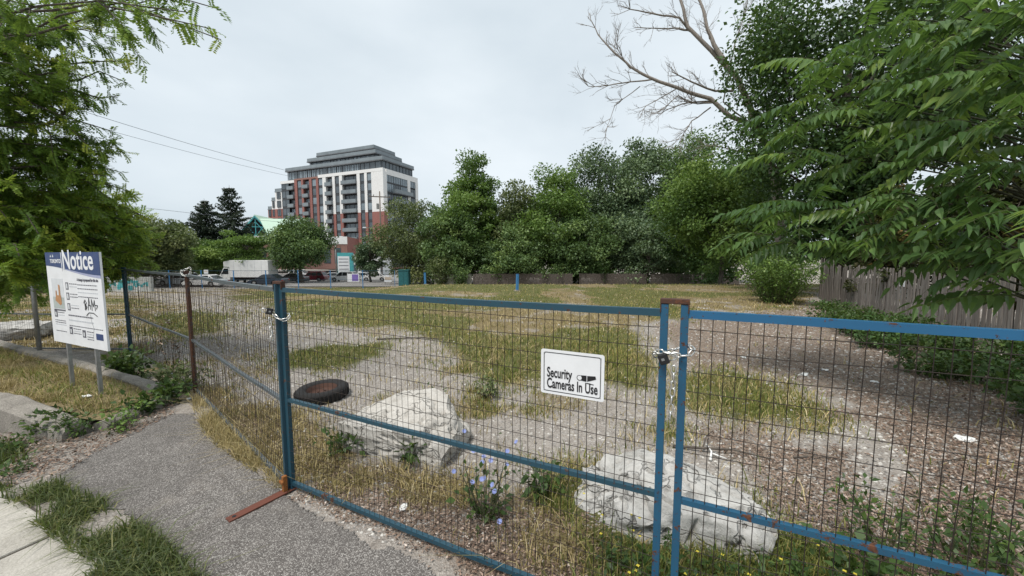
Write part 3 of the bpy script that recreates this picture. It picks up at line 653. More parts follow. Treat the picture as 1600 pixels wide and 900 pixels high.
for st in ([(.675, .495), (.685, .395), (.70, .47)], [(.66, .47), (.685, .505), (.71, .475), (.685, .455), (.715, .435), (.69, .405), (.67, .41)], [(.73, .40), (.755, .53), (.775, .41)], [(.735, .455), (.785, .45)], [(.80, .40), (.80, .52), (.825, .44), (.85, .51), (.855, .40)], [(.855, .46), (.90, .46), (.875, .42)], [(.69, .34), (.74, .375), (.82, .375), (.88, .345)], [(.76, .36), (.775, .28), (.80, .22), (.785, .15), (.77, .11)]):
    wdt = .0105 if len(st) < 4 or st[0][0] < .7 or st[0][0] == .8 else .008
    if st[-1][1] < .15: wdt = .0018
    for p, q in zip(st, st[1:]): gm.bar((p[0] * W, fy - .0022, z0 + p[1] * hgt), (q[0] * W, fy - .0022, z0 + q[1] * hgt), wdt, .0012, (0, 1, 0))
gm.build('graffiti_tag', M('sign_black'), pn)
# grey steel pole beside the sign, running up into the leaves
gp = at(63, 556, 6.9); po = empty('steel_pole', (gp.x, gp.y, BZ(gp.x, gp.y)), label='thin grey galvanised steel pole beside the notice sign', cat='pole')
MB().tube([(0, 0, -.1), (0, 0, 2.55)], .033, 10).build('shaft', M('galvanised'), po, True); MB().lathe([(.0, 2.59), (.028, 2.575), (.036, 2.545)], 10).build('cap', M('galvanised'), po)

# ------------------------------------------------------------------ boulders, tyre, bollards, litter
def boulder(name, c, size, rz, mat, label, seed, pts=None, strata=.02, rough=1.):
    r = random.Random(seed); bm = bmesh.new()
    for p in pts or [(r.uniform(-1, 1), r.uniform(-1, 1), r.uniform(0, 1)) for _ in range(30)]:
        bm.verts.new((p[0] * size[0] / 2, p[1] * size[1] / 2, p[2] * size[2]))
    h = bmesh.ops.convex_hull(bm, input=bm.verts); bmesh.ops.delete(bm, geom=list({g for g in h['geom_interior'] + h['geom_unused'] if isinstance(g, bmesh.types.BMVert)}), context='VERTS')
    bmesh.ops.triangulate(bm, faces=bm.faces); 
    for _ in range(4):
        bmesh.ops.subdivide_edges(bm, edges=[e for e in bm.edges if e.calc_length() > .045], cuts=1, use_grid_fill=True); bmesh.ops.triangulate(bm, faces=bm.faces)
    bm.normal_update(); from mathutils import noise as mn
    for v in bm.verts:
        q = v.co * 2.1 + Vector((seed, 0, 0)); n = mn.fractal(q, 1., 2., 5) ; st = mn.noise(Vector((v.co.x * 1.3, v.co.y * 1.3, v.co.z * 16 + seed))); cr = abs(mn.noise(v.co * 5.5 + Vector((0, seed, 0))))
        v.co += v.normal * (n * .055 * rough + st * strata - (max(0, .09 - cr) * .55 * rough)) + Vector((0, 0, mn.fractal(v.co * 7, 1., 2., 4) * .018 * rough))
    me = bpy.data.meshes.new(name); bm.to_mesh(me); bm.free(); me.materials.append(mat)
    for p in me.polygons: p.use_smooth = True
    o = link(name, me, None, (c[0], c[1], GHf(c[0], c[1]) + (c[2] if len(c) > 2 else -.07)), (0, 0, rz)); md = o.modifiers.new('edges', 'EDGE_SPLIT'); md.split_angle = R(50)
    return tag(o, label, 'boulder', 'limestone boulders on the lot')
boulder('boulder', (-1.14, 3.98), (1.26, .84, .50), R(-17), M('limestone'), 'pale flat topped limestone slab lying behind the gate near the tyre', 4,
        [(-1, -.8, 0), (-1, -.85, .68), (-.98, .3, .66), (-.55, .9, .85), (.1, 1, 1.02), (.5, .75, 1.02), (.72, .1, .95), (1, -.2, .62), (1, -.75, .5), (.95, -.98, .30), (.9, -1, 0), (-.2, -1, 0), (-.3, -1, .72), (.45, -.98, .78), (.66, -.6, .86), (-.9, .9, 0), (.9, .9, 0), (1, .5, .3), (-1, .4, 0), (.2, .2, 1.0), (-.4, 0, .84)])
boulder('boulder', (1.22, 2.80), (1.44, .70, .45), R(-22), M('limestone_grey'), 'rugged grey limestone boulder in the weeds below the chained gate posts', 9,
        [(-1, -.3, .1), (-.98, .35, .5), (-.7, .9, .75), (-.35, -.3, .9), (.05, .3, 1.12), (.45, .55, 1.0), (.8, .2, .78), (1, -.3, .45), (.85, -.8, .15), (.2, -1, .2), (.3, -.85, .75), (-.4, -.9, .35), (-.9, .9, 0), (.9, .9, 0), (-.6, .2, .72), (1, .4, .1), (-.9, -.8, 0), (.9, -.75, .4), (-.1, -.98, .5)], .04, 1.3)
boulder('boulder', (-12.4, 9.2), (1.5, .9, .5), R(10), M('limestone_grey'), 'low broken rock pile in the dry grass at the left edge', 15)
boulder('boulder', (-11.2, 9.6), (1.3, .8, .38), R(-30), M('limestone'), 'smaller pale rock next to the rock pile behind the grey pole', 21)
ty = empty('tyre', (-2.78, 5.30, GHf(-2.78, 5.3)), .3, label='old black tyre with rusty rim lying flat on the gravel', cat='tyre'); ty.rotation_euler = (R(1), R(-2), .3); ty.location.z -= .02; ty.scale = (1, 1, .85)
MB().lathe([(.20, .03), (.235, .005), (.32, .0), (.345, .03), (.352, .07), (.352, .13), (.345, .17), (.32, .20), (.235, .195), (.205, .17), (.20, .15)], 40).build('casing', M('rubber'), ty, True)
m = MB()
for k in range(44):
    t = 2 * math.pi * k / 44; m.box((.353 * math.cos(t), .353 * math.sin(t), .10), (.012, .030, .13), t + .25)
m.build('tread', M('rubber'), ty)
MB().lathe([(.205, .175), (.198, .16), (.175, .12), (.165, .09), (.06, .085), (.045, .10), (.0, .10)], 32).build('rim', M('rust_dark'), ty, True)
m = MB()
for k in range(5): t = 2 * math.pi * k / 5; m.lathe([(.0, .104), (.012, .1035), (.012, .085)], 8, c=(.075 * math.cos(t), .075 * math.sin(t), 0))
m.build('wheel_nuts', M('rust_dark'), ty)
def bollard(x, y, h, lean, label):
    o = empty('bollard', (x, y, GHf(x, y)), .3, label=label, cat='bollard', group='blue posts standing in the field'); o.rotation_euler = (0, lean, .3)
    MB().b2(-.075, .075, -.06, .06, -.1, h).build('post', M('bollard_blue'), o, bevel=.012); MB().b2(-.08, .08, -.065, .065, h, h + .015).build('cap', M('bollard_blue'), o); MB().box((0, 0, .03), (.3, .26, .07), .2, (.8, .8)).build('footing', M('concrete_old'), o)
bollard(.30, 21.6, .97, .02, 'blue square steel post standing alone in the middle of the field'); bollard(-6.6, 28.2, .9, -.02, 'blue square steel post at the far edge of the field by the shrubs')
def litter(p, s, label, seed, mat='white_litter', h=.35):
    r = random.Random(seed); n = 9; m = MB(); vs = [(0, 0, s * h * .8)]
    for k in range(n): t = 2 * math.pi * k / n; q = s * r.uniform(.5, 1); vs.append((q * math.cos(t), q * .7 * math.sin(t), r.uniform(.0, s * h)))
    for k in range(n): t = 2 * math.pi * k / n + .3; q = s * r.uniform(.6, 1.1); vs.append((q * math.cos(t), q * .7 * math.sin(t), -.004))
    m.add(vs, [(0, k + 1, (k + 1) % n + 1) for k in range(n)] + [(k + 1, k + 1 + n, (k + 1) % n + 1 + n, (k + 1) % n + 1) for k in range(n)])
    tag(m.build('litter', M(mat), None, False, (p[0], p[1], GHf(p[0], p[1]) + .015 + (p[2] if len(p) > 2 else 0)), (0, 0, r.uniform(0, 6))), label, 'litter', 'pieces of litter on the lot')
litter((-.88, 2.86), .055, 'crumpled white paper lying inside the gate left of the blue flowers', 1); litter((-5.55, 4.72, .20), .06, 'crumpled yellow and white wrapper in the raised bed under the notice sign', 2)
litter((5.05, 3.98), .10, 'white plastic scrap lying by the bushes near the right edge', 3); litter((5.0, 6.2), .09, 'white scrap lying in the leaf litter in front of the bushes', 4); litter((5.6, 6.5), .06, 'small white cup at the foot of the dark bushes', 5); litter((5.9, 5.9), .06, 'small white scrap at the edge of the bushes', 6); litter((4.7, 7.4), .08, 'pale torn paper on the bare ground beyond the gate', 7)
litter((-4.6, 5.15), .05, 'small white scrap caught in the weeds by the leaning post', 8)
def stick(pts, r, label, mat='bark_grey'):
    P = [(x, y, GHf(x, y) + z) for x, y, z in pts]; n = len(P)
    tag(MB().tube(P, [r * (1 - .6 * i / (n - 1)) for i in range(n)], 6).build('stick', M(mat), None, True), label, 'stick', 'fallen sticks')
stick([(1.72, 3.82, .02), (2.0, 3.74, .05), (2.3, 3.70, .05), (2.62, 3.55, .02)], .016, 'dark crooked branch lying on the ground behind the gate posts'); stick([(2.0, 3.74, .05), (2.1, 3.86, .12), (2.22, 3.96, .12)], .009, 'thin twig forking up from the crooked branch')
stick([(1.98, 3.55, .02), (2.06, 3.68, .04), (2.07, 3.80, .06)], .013, 'short bleached white stick next to the crooked branch', 'white_litter'); stick([(2.06, 3.66, .03), (2.16, 3.58, .02)], .010, 'second bleached stick forking beside the crooked branch', 'white_litter')
stick([(2.85, 3.6, .02), (3.05, 3.62, .02), (3.3, 3.56, .02)], .010, 'thin brown stick on the grey asphalt behind the right gate panel'); stick([(3.9, 3.2, .02), (4.2, 3.5, .03), (4.6, 3.6, .02)], .010, 'pale bent stick in the leaf litter at the right')
stick([(-3.3, 8.9, .02), (-2.2, 9.1, .03), (-1.4, 8.8, .02)], .02, 'dark fallen branch on the gravel beyond the tyre')

# ------------------------------------------------------------------ wooden fences
WF = [Vector((14.6, 17.6, 0)), Vector((13.72, 15.82, 0)), Vector((11.19, 9.42, 0)), Vector((10.2, 6.9, 0)), Vector((9.2, 4.4, 0))]
pf = empty('picket_fence', (WF[1].x, WF[1].y, 0), label='weathered grey picket fence running along the right under the trees', cat='fence')
_bd = [MB().prism([(-.048, 0), (.048, 0), (.048, 1.44), (.03, 1.47 + .02 * j), (-.03, 1.47), (-.048, 1.44)], -.010, .010).mesh('board', M('wood_weathered')) for j in range(3)]
r_ = random.Random(5)
for i in range(len(WF) - 1):
    p, q = WF[i], WF[i + 1]; Lf = (q - p).length; n = int(Lf / .138); rz = math.atan2(q.y - p.y, q.x - p.x)
    for k in range(n):
        o = p.lerp(q, (k + .5) / n); s = link('board', r_.choice(_bd), pf, (o.x - WF[1].x, o.y - WF[1].y, GHf(o.x, o.y) + .02)); s.rotation_euler = (r_.uniform(-.02, .02), r_.uniform(-.03, .03), rz); s.scale = (r_.uniform(.85, 1.1), 1, r_.uniform(1.03, 1.14) * (1.12 if i == 0 else 1))
    for z in (.4, 1.15):
        m = MB(); d = Vector((-(q - p).y, (q - p).x, 0)).normalized() * .035
        m.bar(p - WF[1] + d + Vector((0, 0, z)), q - WF[1] + d + Vector((0, 0, z)), .04, .09); m.build('rail', M('wood_weathered'), pf)
    o = p - WF[1] + Vector((-(q - p).y, (q - p).x, 0)).normalized() * .11
    MB().b2(o.x - .05, o.x + .05, o.y - .05, o.y + .05, -.2, 1.6).build('post', M('wood_weathered'), pf)
nb = WF[1].lerp(WF[2], .70); rzf = math.atan2(WF[2].y - WF[1].y, WF[2].x - WF[1].x)
nbx = empty('fence_notice', (nb.x, nb.y, 1.12), rzf, label='small white notice card nailed high on the picket fence', cat='sign')
MB().b2(-.15, .15, -.026, -.020, .0, .26).build('card', M('sign_white'), nbx); m = MB()
for z in (.20, .16, .08, .05): m.b2(-.11, .09, -.0275, -.0265, z, z + .018)
m.build('print', M('sign_text'), nbx)
# far board fence behind the field
def far_fence(x0, x1, Y, label, base=-1.75, h=1.72):
    o = empty('board_fence', (x0, Y, base), label=label, cat='fence', group='board fences behind the field'); n = int((x1 - x0) / .155); r = random.Random(int(x0 * 7)); m = MB()
    for k in range(n):
        x = (k + .5) * .155; hh = h + r.uniform(-.05, .05); m.b2(x - .066, x + .066, -.01 + r.uniform(-.006, .006), .012, .0, hh)
    m.build('boards', M('wood_far'), o); o.children[0]['kind'] = 'stuff'
    MB().b2(0, x1 - x0, .012, .05, .4, .5).b2(0, x1 - x0, .012, .05, 1.3, 1.4).build('rails', M('wood_far'), o)
far_fence(-4.6, 7.2, 44, 'dark brown board fence behind the field below the tall light green tree'); far_fence(8.0, 16.2, 44.2, 'dark brown board fence behind the field below the tallest trees'); far_fence(16.4, 27.0, 44, 'brown board fence at the right end of the field behind the yellow green tree')
lw = empty('low_wall', (-9.6, 46, -1.8), label='low pale concrete wall under the shrubs left of the board fence', cat='wall'); MB().b2(0, 4.6, -.1, .1, 0, 1.55).build('wall', M('concrete_walk'), lw); MB().b2(-.05, 4.65, -.14, .14, 1.55, 1.63).build('coping', M('concrete_old'), lw)

# ------------------------------------------------------------------ foliage builders
def unit(v): return v / np.maximum(np.linalg.norm(v, axis=-1, keepdims=True), 1e-9)
def leaf_quads(P, D, N, ln, wd, fold=.25):
    """diamond leaves: P base, D axis, N normal, ln length, wd width -> verts, quads"""
    D = unit(D); S = unit(np.cross(D, N)); N = np.cross(S, D); ln = np.asarray(ln).reshape(-1, 1); wd = np.asarray(wd).reshape(-1, 1)
    a = P; m = P + D * ln * .45; b = m + S * wd * .5 + N * wd * fold; c = P + D * ln; d = m - S * wd * .5 + N * wd * fold
    V = np.stack([a, b, c, d], 1).reshape(-1, 3); F = np.arange(len(V)).reshape(-1, 4); return V, F
def rand_dirs(n, g): return unit(g.normal(size=(n, 3)))
def crown_mesh(g, centers, radii, counts, leaf, mat, flat=.65, up=.55, droop=.2, out_from=None, sprays=.35, clump_sd=.22):
    Ps, Ts, Ds = [], [], []
    for c, r, n in zip(centers, radii, counts):
        d = rand_dirs(n, g); rad = r * g.random(n) ** .45; k = g.random(n) < sprays; rad = np.where(k, rad * g.uniform(.9, 1.35, n), rad)
        p = c + d * rad[:, None] * np.array([1, 1, flat]); Ps.append(p); t0 = .45 + clump_sd * g.normal(); Ts.append(t0 + .13 * g.normal(size=n)); Ds.append(d)
    P = np.concatenate(Ps); T = np.clip(np.concatenate(Ts), 0, 1); Dn = np.concatenate(Ds); n = len(P)
    D = unit(Dn * .7 + rand_dirs(n, g) * .8 + np.array([0, 0, -droop])); N = unit(rand_dirs(n, g) * .75 + Dn * .35 + np.array([0, 0, up]))
    ln = leaf * g.uniform(.7, 1.35, n); V, F = leaf_quads(P, D, N, ln, ln * g.uniform(.5, .75, n)); return V, F, T
def limb(m, p, q, r0, r1, g, sag=.12, n=6, sides=7):
    p, q = Vector(p), Vector(q); L_ = (q - p).length; pts = []; off = Vector(g.normal(0, .07, 3)) * L_
    for i in range(n + 1):
        t = i / n; pts.append(p.lerp(q, t) + Vector((0, 0, -sag * L_ * math.sin(math.pi * t) * .6)) + off * math.sin(math.pi * t) + Vector(g.normal(0, .012, 3)) * L_ * (0 < i < n))
    m.tube(pts, [r0 + (r1 - r0) * (i / n) ** .8 for i in range(n + 1)], sides); return pts
def make_tree(name, label, base, h, rx, rz_lo, mat, seed, nleaf=9000, leaf=.24, nclump=70, trunk=.18, barkm='bark_grey', ry=None, cat='tree', group=None, taper=.0, flat=.65, fill=.45, clump=.27, sprays=.35, lean=(0, 0), up=.55, sd=.22):
    """tapered trunk, limbs and a crown of leaves gathered in uneven clumps"""
    g = np.random.default_rng(seed); ry = ry or rx; root = empty(name, base, 0, label=label, cat=cat, group=group); cz = (rz_lo + h) / 2; hz = (h - rz_lo) / 2
    d = rand_dirs(nclump, g); lump = 1 + .42 * (fbm(d[:, 0] * 2.2 + seed, d[:, 1] * 2.2 + d[:, 2] * 1.7, 3, seed) - .5) * 2
    rad = (fill + (1 - fill) * g.random(nclump) ** .6) * lump; z = d[:, 2] * rad; nar = 1 - taper * np.clip((z + 1) / 2, 0, 1)
    Cn = np.stack([d[:, 0] * rad * nar * rx * .86 + lean[0] * (z + 1), d[:, 1] * rad * nar * ry * .86 + lean[1] * (z + 1), cz + z * hz * .90], -1)
    rr = clump * rx * g.choice([.45, .7, 1., 1.35], nclump, p=[.3, .3, .25, .15]) * g.uniform(.85, 1.15, nclump) * (1 - .4 * taper * np.clip((z + 1) / 2, 0, 1)); cnt = (nleaf * rr ** 2 / (rr ** 2).sum()).astype(int) + 4
    V, F, T = crown_mesh(g, Cn, rr, cnt, leaf, mat, flat, up, sprays=sprays, clump_sd=sd)
    link('crown', np_mesh('crown', V, F, M(mat), T), root)
    m = MB(); top = Vector((lean[0] * 1.2, lean[1] * 1.2, rz_lo + (h - rz_lo) * .72)); tp = [Vector((0, 0, -.15)), Vector((0, 0, .12)), Vector((g.normal(0, .03) * h * .3, g.normal(0, .03) * h * .3, max(.6, rz_lo))), top * .6 + Vector((0, 0, rz_lo * .3)), top]
    tp.sort(key=lambda v: v.z); m.tube(tp, [trunk * 1.35, trunk * 1.05, trunk * .85, trunk * .5, trunk * .12], 10); m.build('trunk', M(barkm), root, True)
    m = MB(); idx = g.permutation(nclump)[:min(26, nclump)]
    for i in idx:
        c = Vector(Cn[i]); t = float(np.clip((c.z - rz_lo * .8) / (h - rz_lo) * .8 + .0, .04, .9)); s = tp[2].lerp(tp[-1], t * .9)
        limb(m, s, c, trunk * .34 * (1 - .5 * t), trunk * .06, g, .08, 5, 5)
    m.build('limbs', M(barkm), root, True); return root
def make_shrub(name, label, base, h, r, mat, seed, n=500, leaf=.09, group=None, cat='shrub', stems=9, wide=.6, droop=.25):
    g = np.random.default_rng(seed); root = empty(name, base, 0, label=label, cat=cat, group=group); m = MB(); P, D = [], []
    for k in range(stems):
        t = 2 * math.pi * (k + g.random()) / stems; q = r * math.sqrt(g.random()); e = Vector((q * math.cos(t), q * math.sin(t), h * g.uniform(.55, 1.))); s = Vector((e.x * .25, e.y * .25, -.03))
        pts = limb(m, s, e, .004 + .006 * h, .002, g, -.12, 5, 4)
        per = n // stems
        for _ in range(per):
            u = g.random() ** .7 * .95 + .05; i = min(4, int(u * 5)); p = pts[i].lerp(pts[i + 1], u * 5 - i); o = Vector(g.normal(0, 1, 3)); o.normalize(); P.append(p + o * leaf * g.uniform(0, 1.6)); D.append(o + Vector((0, 0, .1 - droop)))
    P = np.array(P); D = unit(np.array(D)); k = len(P); N = unit(rand_dirs(k, g) * .5 + np.array([0, 0, .9])); ln = leaf * g.uniform(.6, 1.4, k)
    V, F = leaf_quads(P, D, N, ln, ln * wide * g.uniform(.8, 1.2, k)); T = np.clip(.45 + .2 * g.normal(size=k), 0, 1)
    m.build('stems', M('bark_green'), root); link('foliage', np_mesh('foliage', V, F, M(mat), T), root); return root

# ------------------------------------------------------------------ background trees
def bg_tree(name, label, px, top, half, Y, mat, seed, lo=.6, gz=None, **k):
    k['nleaf'] = int(k.get('nleaf', 9000) * 1.75); k['leaf'] = k.get('leaf', .24) * 1.12; k['nclump'] = int(k.get('nclump', 70) * 1.3); top -= 10 if px > 600 else 0; half *= 1.08 if px > 600 else 1; k.setdefault('clump', .30); lo = lo if lo > 1 else lo * .3
    p = at(px, 400, Y); z = Hf(p.x, Y) if gz is None else gz; h = at(px, top, Y).z - z; rx = half / F_PX * Y
    return make_tree(name, label, (p.x, Y, z), h, rx, lo, mat, seed, **k)
TG = 'trees behind the field'
bg_tree('bushy_tree', 'loose olive green tree beside the apartment block, left of the tall light green tree', 640, 312, 56, 53, 'leaf_olive', 1, .8, nleaf=9000, leaf=.26, nclump=60, group=TG, fill=.4)
bg_tree('bushy_tree', 'small dark grey green tree right of the turquoise sign', 578, 368, 26, 60, 'leaf_blue_green', 2, 1.2, nleaf=4500, leaf=.24, nclump=40, group=TG)
bg_tree('ash_tree', 'tall light green tree standing highest left of the gap in the treeline', 740, 256, 66, 52, 'leaf_bright', 3, .6, nleaf=15000, leaf=.30, nclump=95, taper=.35, group=TG, fill=.35, clump=.24, sprays=.5)
bg_tree('bushy_tree', 'dark low tree filling the foot of the tall light green tree', 700, 330, 48, 49, 'leaf_mid', 4, .5, nleaf=9000, leaf=.27, nclump=60, group=TG)
bg_tree('bushy_tree', 'dark green tree at the low dip of the treeline', 815, 288, 50, 53, 'leaf_olive', 5, .4, nleaf=10000, leaf=.28, nclump=70, group=TG)
bg_tree('bushy_tree', 'mid green tree rising right of the dip in the treeline', 868, 262, 58, 50, 'leaf_bright', 6, .4, nleaf=11000, leaf=.28, nclump=75, group=TG, taper=.2)
bg_tree('tall_tree', 'tall blue green tree in the left half of the highest trees', 940, 226, 72, 54, 'leaf_blue_green', 7, .6, nleaf=15000, leaf=.30, nclump=95, group=TG, taper=.2, sprays=.45)
bg_tree('tall_tree', 'tallest blue green tree in the middle of the treeline', 1005, 214, 70, 56, 'leaf_blue_green', 8, .8, nleaf=15000, leaf=.32, nclump=95, group=TG, taper=.25, sprays=.45)
bg_tree('tall_tree', 'tall dark green tree at the right end of the highest trees', 1075, 222, 66, 52, 'leaf_mid', 9, .8, nleaf=14000, leaf=.30, nclump=90, group=TG, taper=.2)
bg_tree('bushy_tree', 'short dark tree in front of the board fence below the tallest trees', 905, 335, 50, 47.5, 'leaf_mid', 10, .5, nleaf=8000, leaf=.26, nclump=55, group=TG)
bg_tree('bushy_tree', 'short dark blue green tree in front of the right board fence', 1015, 340, 55, 47.5, 'leaf_blue_green', 11, .5, nleaf=8000, leaf=.26, nclump=55, group=TG)
bg_tree('bushy_tree', 'short tree with drooping pale foliage above the middle board fence', 800, 360, 45, 47, 'leaf_mid', 12, .8, nleaf=7000, leaf=.25, nclump=45, group=TG)
bg_tree('yellow_green_tree', 'bright yellow green tree left of the picket fence corner', 1128, 236, 98, 29, 'leaf_bright', 13, 1.3, gz=-.6, nleaf=20000, leaf=.19, nclump=110, group=TG, sprays=.5, fill=.35, clump=.24, ry=3.6, sd=.26)
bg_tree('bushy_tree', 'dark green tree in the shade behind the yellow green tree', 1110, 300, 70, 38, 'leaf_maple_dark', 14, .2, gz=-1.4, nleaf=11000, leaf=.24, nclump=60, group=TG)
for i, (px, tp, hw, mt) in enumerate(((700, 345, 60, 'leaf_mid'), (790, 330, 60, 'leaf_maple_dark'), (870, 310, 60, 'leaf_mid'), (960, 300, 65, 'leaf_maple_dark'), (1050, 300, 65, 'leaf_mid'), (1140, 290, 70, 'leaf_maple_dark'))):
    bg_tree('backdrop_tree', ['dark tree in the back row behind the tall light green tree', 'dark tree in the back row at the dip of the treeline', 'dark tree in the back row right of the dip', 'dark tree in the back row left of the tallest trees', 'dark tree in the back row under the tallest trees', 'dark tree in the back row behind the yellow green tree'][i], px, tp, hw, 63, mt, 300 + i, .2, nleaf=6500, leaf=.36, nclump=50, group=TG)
for i, (px, tp, hw, Y, mt) in enumerate(((720, 404, 26, 45.2, 'leaf_mid'), (690, 398, 22, 45.5, 'leaf_olive'), (770, 412, 24, 45.1, 'leaf_mid'), (860, 408, 30, 45.3, 'leaf_mid'), (940, 404, 26, 45.3, 'leaf_maple_dark'), (1065, 400, 34, 45.2, 'leaf_maple_dark'))):
    p = at(px, 400, Y); make_shrub('shrub', ['leafy shrub at the left end of the board fence', 'olive shrub over the low pale wall', 'shrub leaning over the board fence right of the low wall', 'shrub over the board fence below the dip in the treeline', 'dark shrub over the middle of the board fence', 'dark shrub over the right board fence'][i], (p.x, Y, -1.8), at(px, tp, Y).z + 1.8, hw / F_PX * Y, mt, 60 + i, 1500, .22, 'shrubs along the board fence', stems=24)
LG = 'trees on the street side'
bg_tree('street_tree', 'olive brown tree behind the locust branches left of the spruces', 262, 332, 40, 47, 'leaf_olive', 20, 1.2, nleaf=9000, leaf=.24, nclump=60, group=LG)
bg_tree('street_tree', 'wide low green tree behind the white cars', 300, 376, 48, 56, 'leaf_bright', 21, 2.0, nleaf=8000, leaf=.26, nclump=45, group=LG, flat=.4)
bg_tree('street_tree', 'airy light green locust above the white truck', 380, 360, 48, 57, 'leaf_bright', 22, 3.2, nleaf=7000, leaf=.24, nclump=40, group=LG, flat=.35, fill=.3)
bg_tree('street_tree', 'round dense green maple with a short trunk in front of the apartment block', 470, 337, 52, 58, 'leaf_mid', 23, 2.2, nleaf=12000, leaf=.27, nclump=85, group=LG, trunk=.26, taper=.35)
bg_tree('street_tree', 'low dark green tree under the spruces', 335, 385, 40, 66, 'leaf_mid', 24, .8, nleaf=6000, leaf=.28, nclump=40, group=LG)
bg_tree('street_tree', 'large shaded tree behind the wire fence at the far left', 60, 300, 130, 40, 'leaf_mid', 25, .6, nleaf=12000, leaf=.30, nclump=80, group=LG)
bg_tree('street_tree', 'second shaded tree behind the graffiti barrier', 190, 330, 70, 50, 'leaf_olive', 26, .5, nleaf=9000, leaf=.28, nclump=60, group=LG)
bg_tree('street_tree', 'dark leafy tree cut by the left edge of the picture', -60, 280, 120, 30, 'leaf_mid', 27, .3, nleaf=12000, leaf=.26, nclump=80, group=LG)
def spruce(px, top, half, Y, seed, label):
    g = np.random.default_rng(seed); p = at(px, 400, Y); z0 = Hf(p.x, Y); h = at(px, top, Y).z - z0; rx = half / F_PX * Y; root = empty('spruce', (p.x, Y, z0), label=label, cat='tree', group='spruces'); m = MB(); m.tube([(0, 0, 0), (0, 0, h * .5), (0, 0, h)], [.28, .15, .02], 8).build('trunk', M('bark_grey'), root)
    bmb = MB(); P, D = [], []; z = h * .97
    while z > 1.5:
        u = 1 - z / h; R0 = rx * (.12 + 1.25 * u ** .8); nbr = 6 + int(6 * u)
        for k in range(nbr):
            t = g.random() * 6.28; Lb = R0 * g.uniform(.55, 1.12); e = Vector((math.cos(t) * Lb, math.sin(t) * Lb, z - Lb * .10)); s = Vector((0, 0, z)); md = s.lerp(e, .55) + Vector((0, 0, -Lb * .16)); e = e + Vector((0, 0, Lb * .08)); bmb.tube([s, md, e], [.035, .02, .006], 4, False); n = int(14 + Lb * 24)
            for _ in range(n):
                q = g.random() ** .8; b = s.lerp(md, q / .55) if q < .55 else md.lerp(e, (q - .55) / .45); dr = Vector((math.cos(t), math.sin(t), 0)); sd = Vector((-math.sin(t), math.cos(t), 0)) * g.normal(0, .16 * Lb * (1.1 - q)); P.append(b + sd + Vector((0, 0, -abs(g.normal(0, .16))))); D.append(dr * .6 + sd * .4 + Vector(g.normal(0, .4, 3)) + Vector((0, 0, -.35)))
        z -= h * .028 * g.uniform(.8, 1.2)
    P = np.array(P); k = len(P); ln = .42 * g.uniform(.7, 1.3, k); V, F = leaf_quads(P, np.array(D), unit(rand_dirs(k, g) + [0, 0, .6]), ln, ln * .4); link('crown', np_mesh('crown', V, F, M('needle_dark'), np.clip(.5 + .2 * g.normal(size=k), 0, 1)), root); bmb.build('limbs', M('bark_grey'), root)
spruce(365, 289, 40, 82, 1, 'taller dark spruce with a pointed top left of the green roof'); spruce(325, 310, 42, 80, 2, 'broader dark spruce left of the pointed spruce')
# far wood closing the view
g = np.random.default_rng(77); n = 9000; X = g.uniform(-260, 260, n); zt = 5.5 + 5 * fbm(X * .06, X * 0, 3, 9); P = np.stack([X, 165 + g.normal(0, 5, n), -2.6 + zt * g.random(n) ** .7], -1)
ln = g.uniform(1.0, 2.0, n); V, F = leaf_quads(P, rand_dirs(n, g), unit(rand_dirs(n, g) + [0, -.3, .6]), ln, ln * .8)
tag(link('far_wood', np_mesh('far_wood', V, F, M('leaf_mid'), np.clip(.4 + .2 * g.normal(size=n), 0, 1))), 'far band of dark green trees closing the view', 'trees', kind='stuff')

# ------------------------------------------------------------------ dead tree, maple, cedars behind the picket fence
DT = 24.0
dr = empty('dead_tree', (at(1225, 400, DT).x, DT, -.4), label='bare grey dead tree reaching out of the dark maple into the sky', cat='tree'); db = Vector(dr.location); rt = random.Random(12)
W_ = lambda px, py, dy=0: at(px, py, DT + dy) - db
def wob(pts, s, k=4):
    out = []
    for i in range(len(pts) - 1):
        for j in range(k): out.append(pts[i].lerp(pts[i + 1], j / k) + (Vector((rt.uniform(-s, s), rt.uniform(-s, s), rt.uniform(-s, s))) if (i or j) else Vector()))
    out.append(pts[-1]); return out
tm = MB(); lm = MB()
tm.tube(wob([Vector((0, 0, -.2)), W_(1220, 330), W_(1200, 230), W_(1165, 150)], .05), [.36 - .016 * i for i in range(13)], 10)
limbs = [([(1165, 150), (1150, 120), (1110, 78), (1075, 42), (1064, 0), (1058, -30)], .17, .06), ([(1135, 100), (1115, 70), (1105, 45), (1098, 12), (1085, -15)], .14, .06), ([(1075, 45), (1062, 28), (1020, 22), (985, 14), (966, 8)], .075, .012), ([(1075, 47), (1055, 44), (1020, 44), (992, 43)], .06, .015),
 ([(1190, 200), (1140, 182), (1110, 155), (1060, 138), (1015, 122), (985, 105), (960, 82), (940, 62), (925, 35), (920, 20)], .15, .01), ([(1020, 124), (985, 128), (950, 134), (920, 135), (905, 118)], .05, .008), ([(1120, 160), (1090, 163), (1060, 150), (1030, 175), (1012, 180)], .05, .01), ([(1145, 142), (1118, 142), (1080, 128), (1050, 112)], .08, .03),
 ([(1112, 158), (1075, 160), (1045, 170), (1025, 182)], .06, .01), ([(1055, 140), (1010, 165), (1000, 180)], .035, .008), ([(1190, 205), (1130, 160), (1150, 60), (1165, 20), (1170, -10)], .05, .02), ([(1110, 168), (1080, 190), (1070, 205), (1062, 222)], .045, .01), ([(1200, 240), (1150, 235), (1120, 228), (1090, 228)], .05, .01), ([(985, 108), (965, 78), (960, 60)], .03, .008), ([(1000, 135), (960, 165), (950, 195), (945, 205)], .028, .006)]
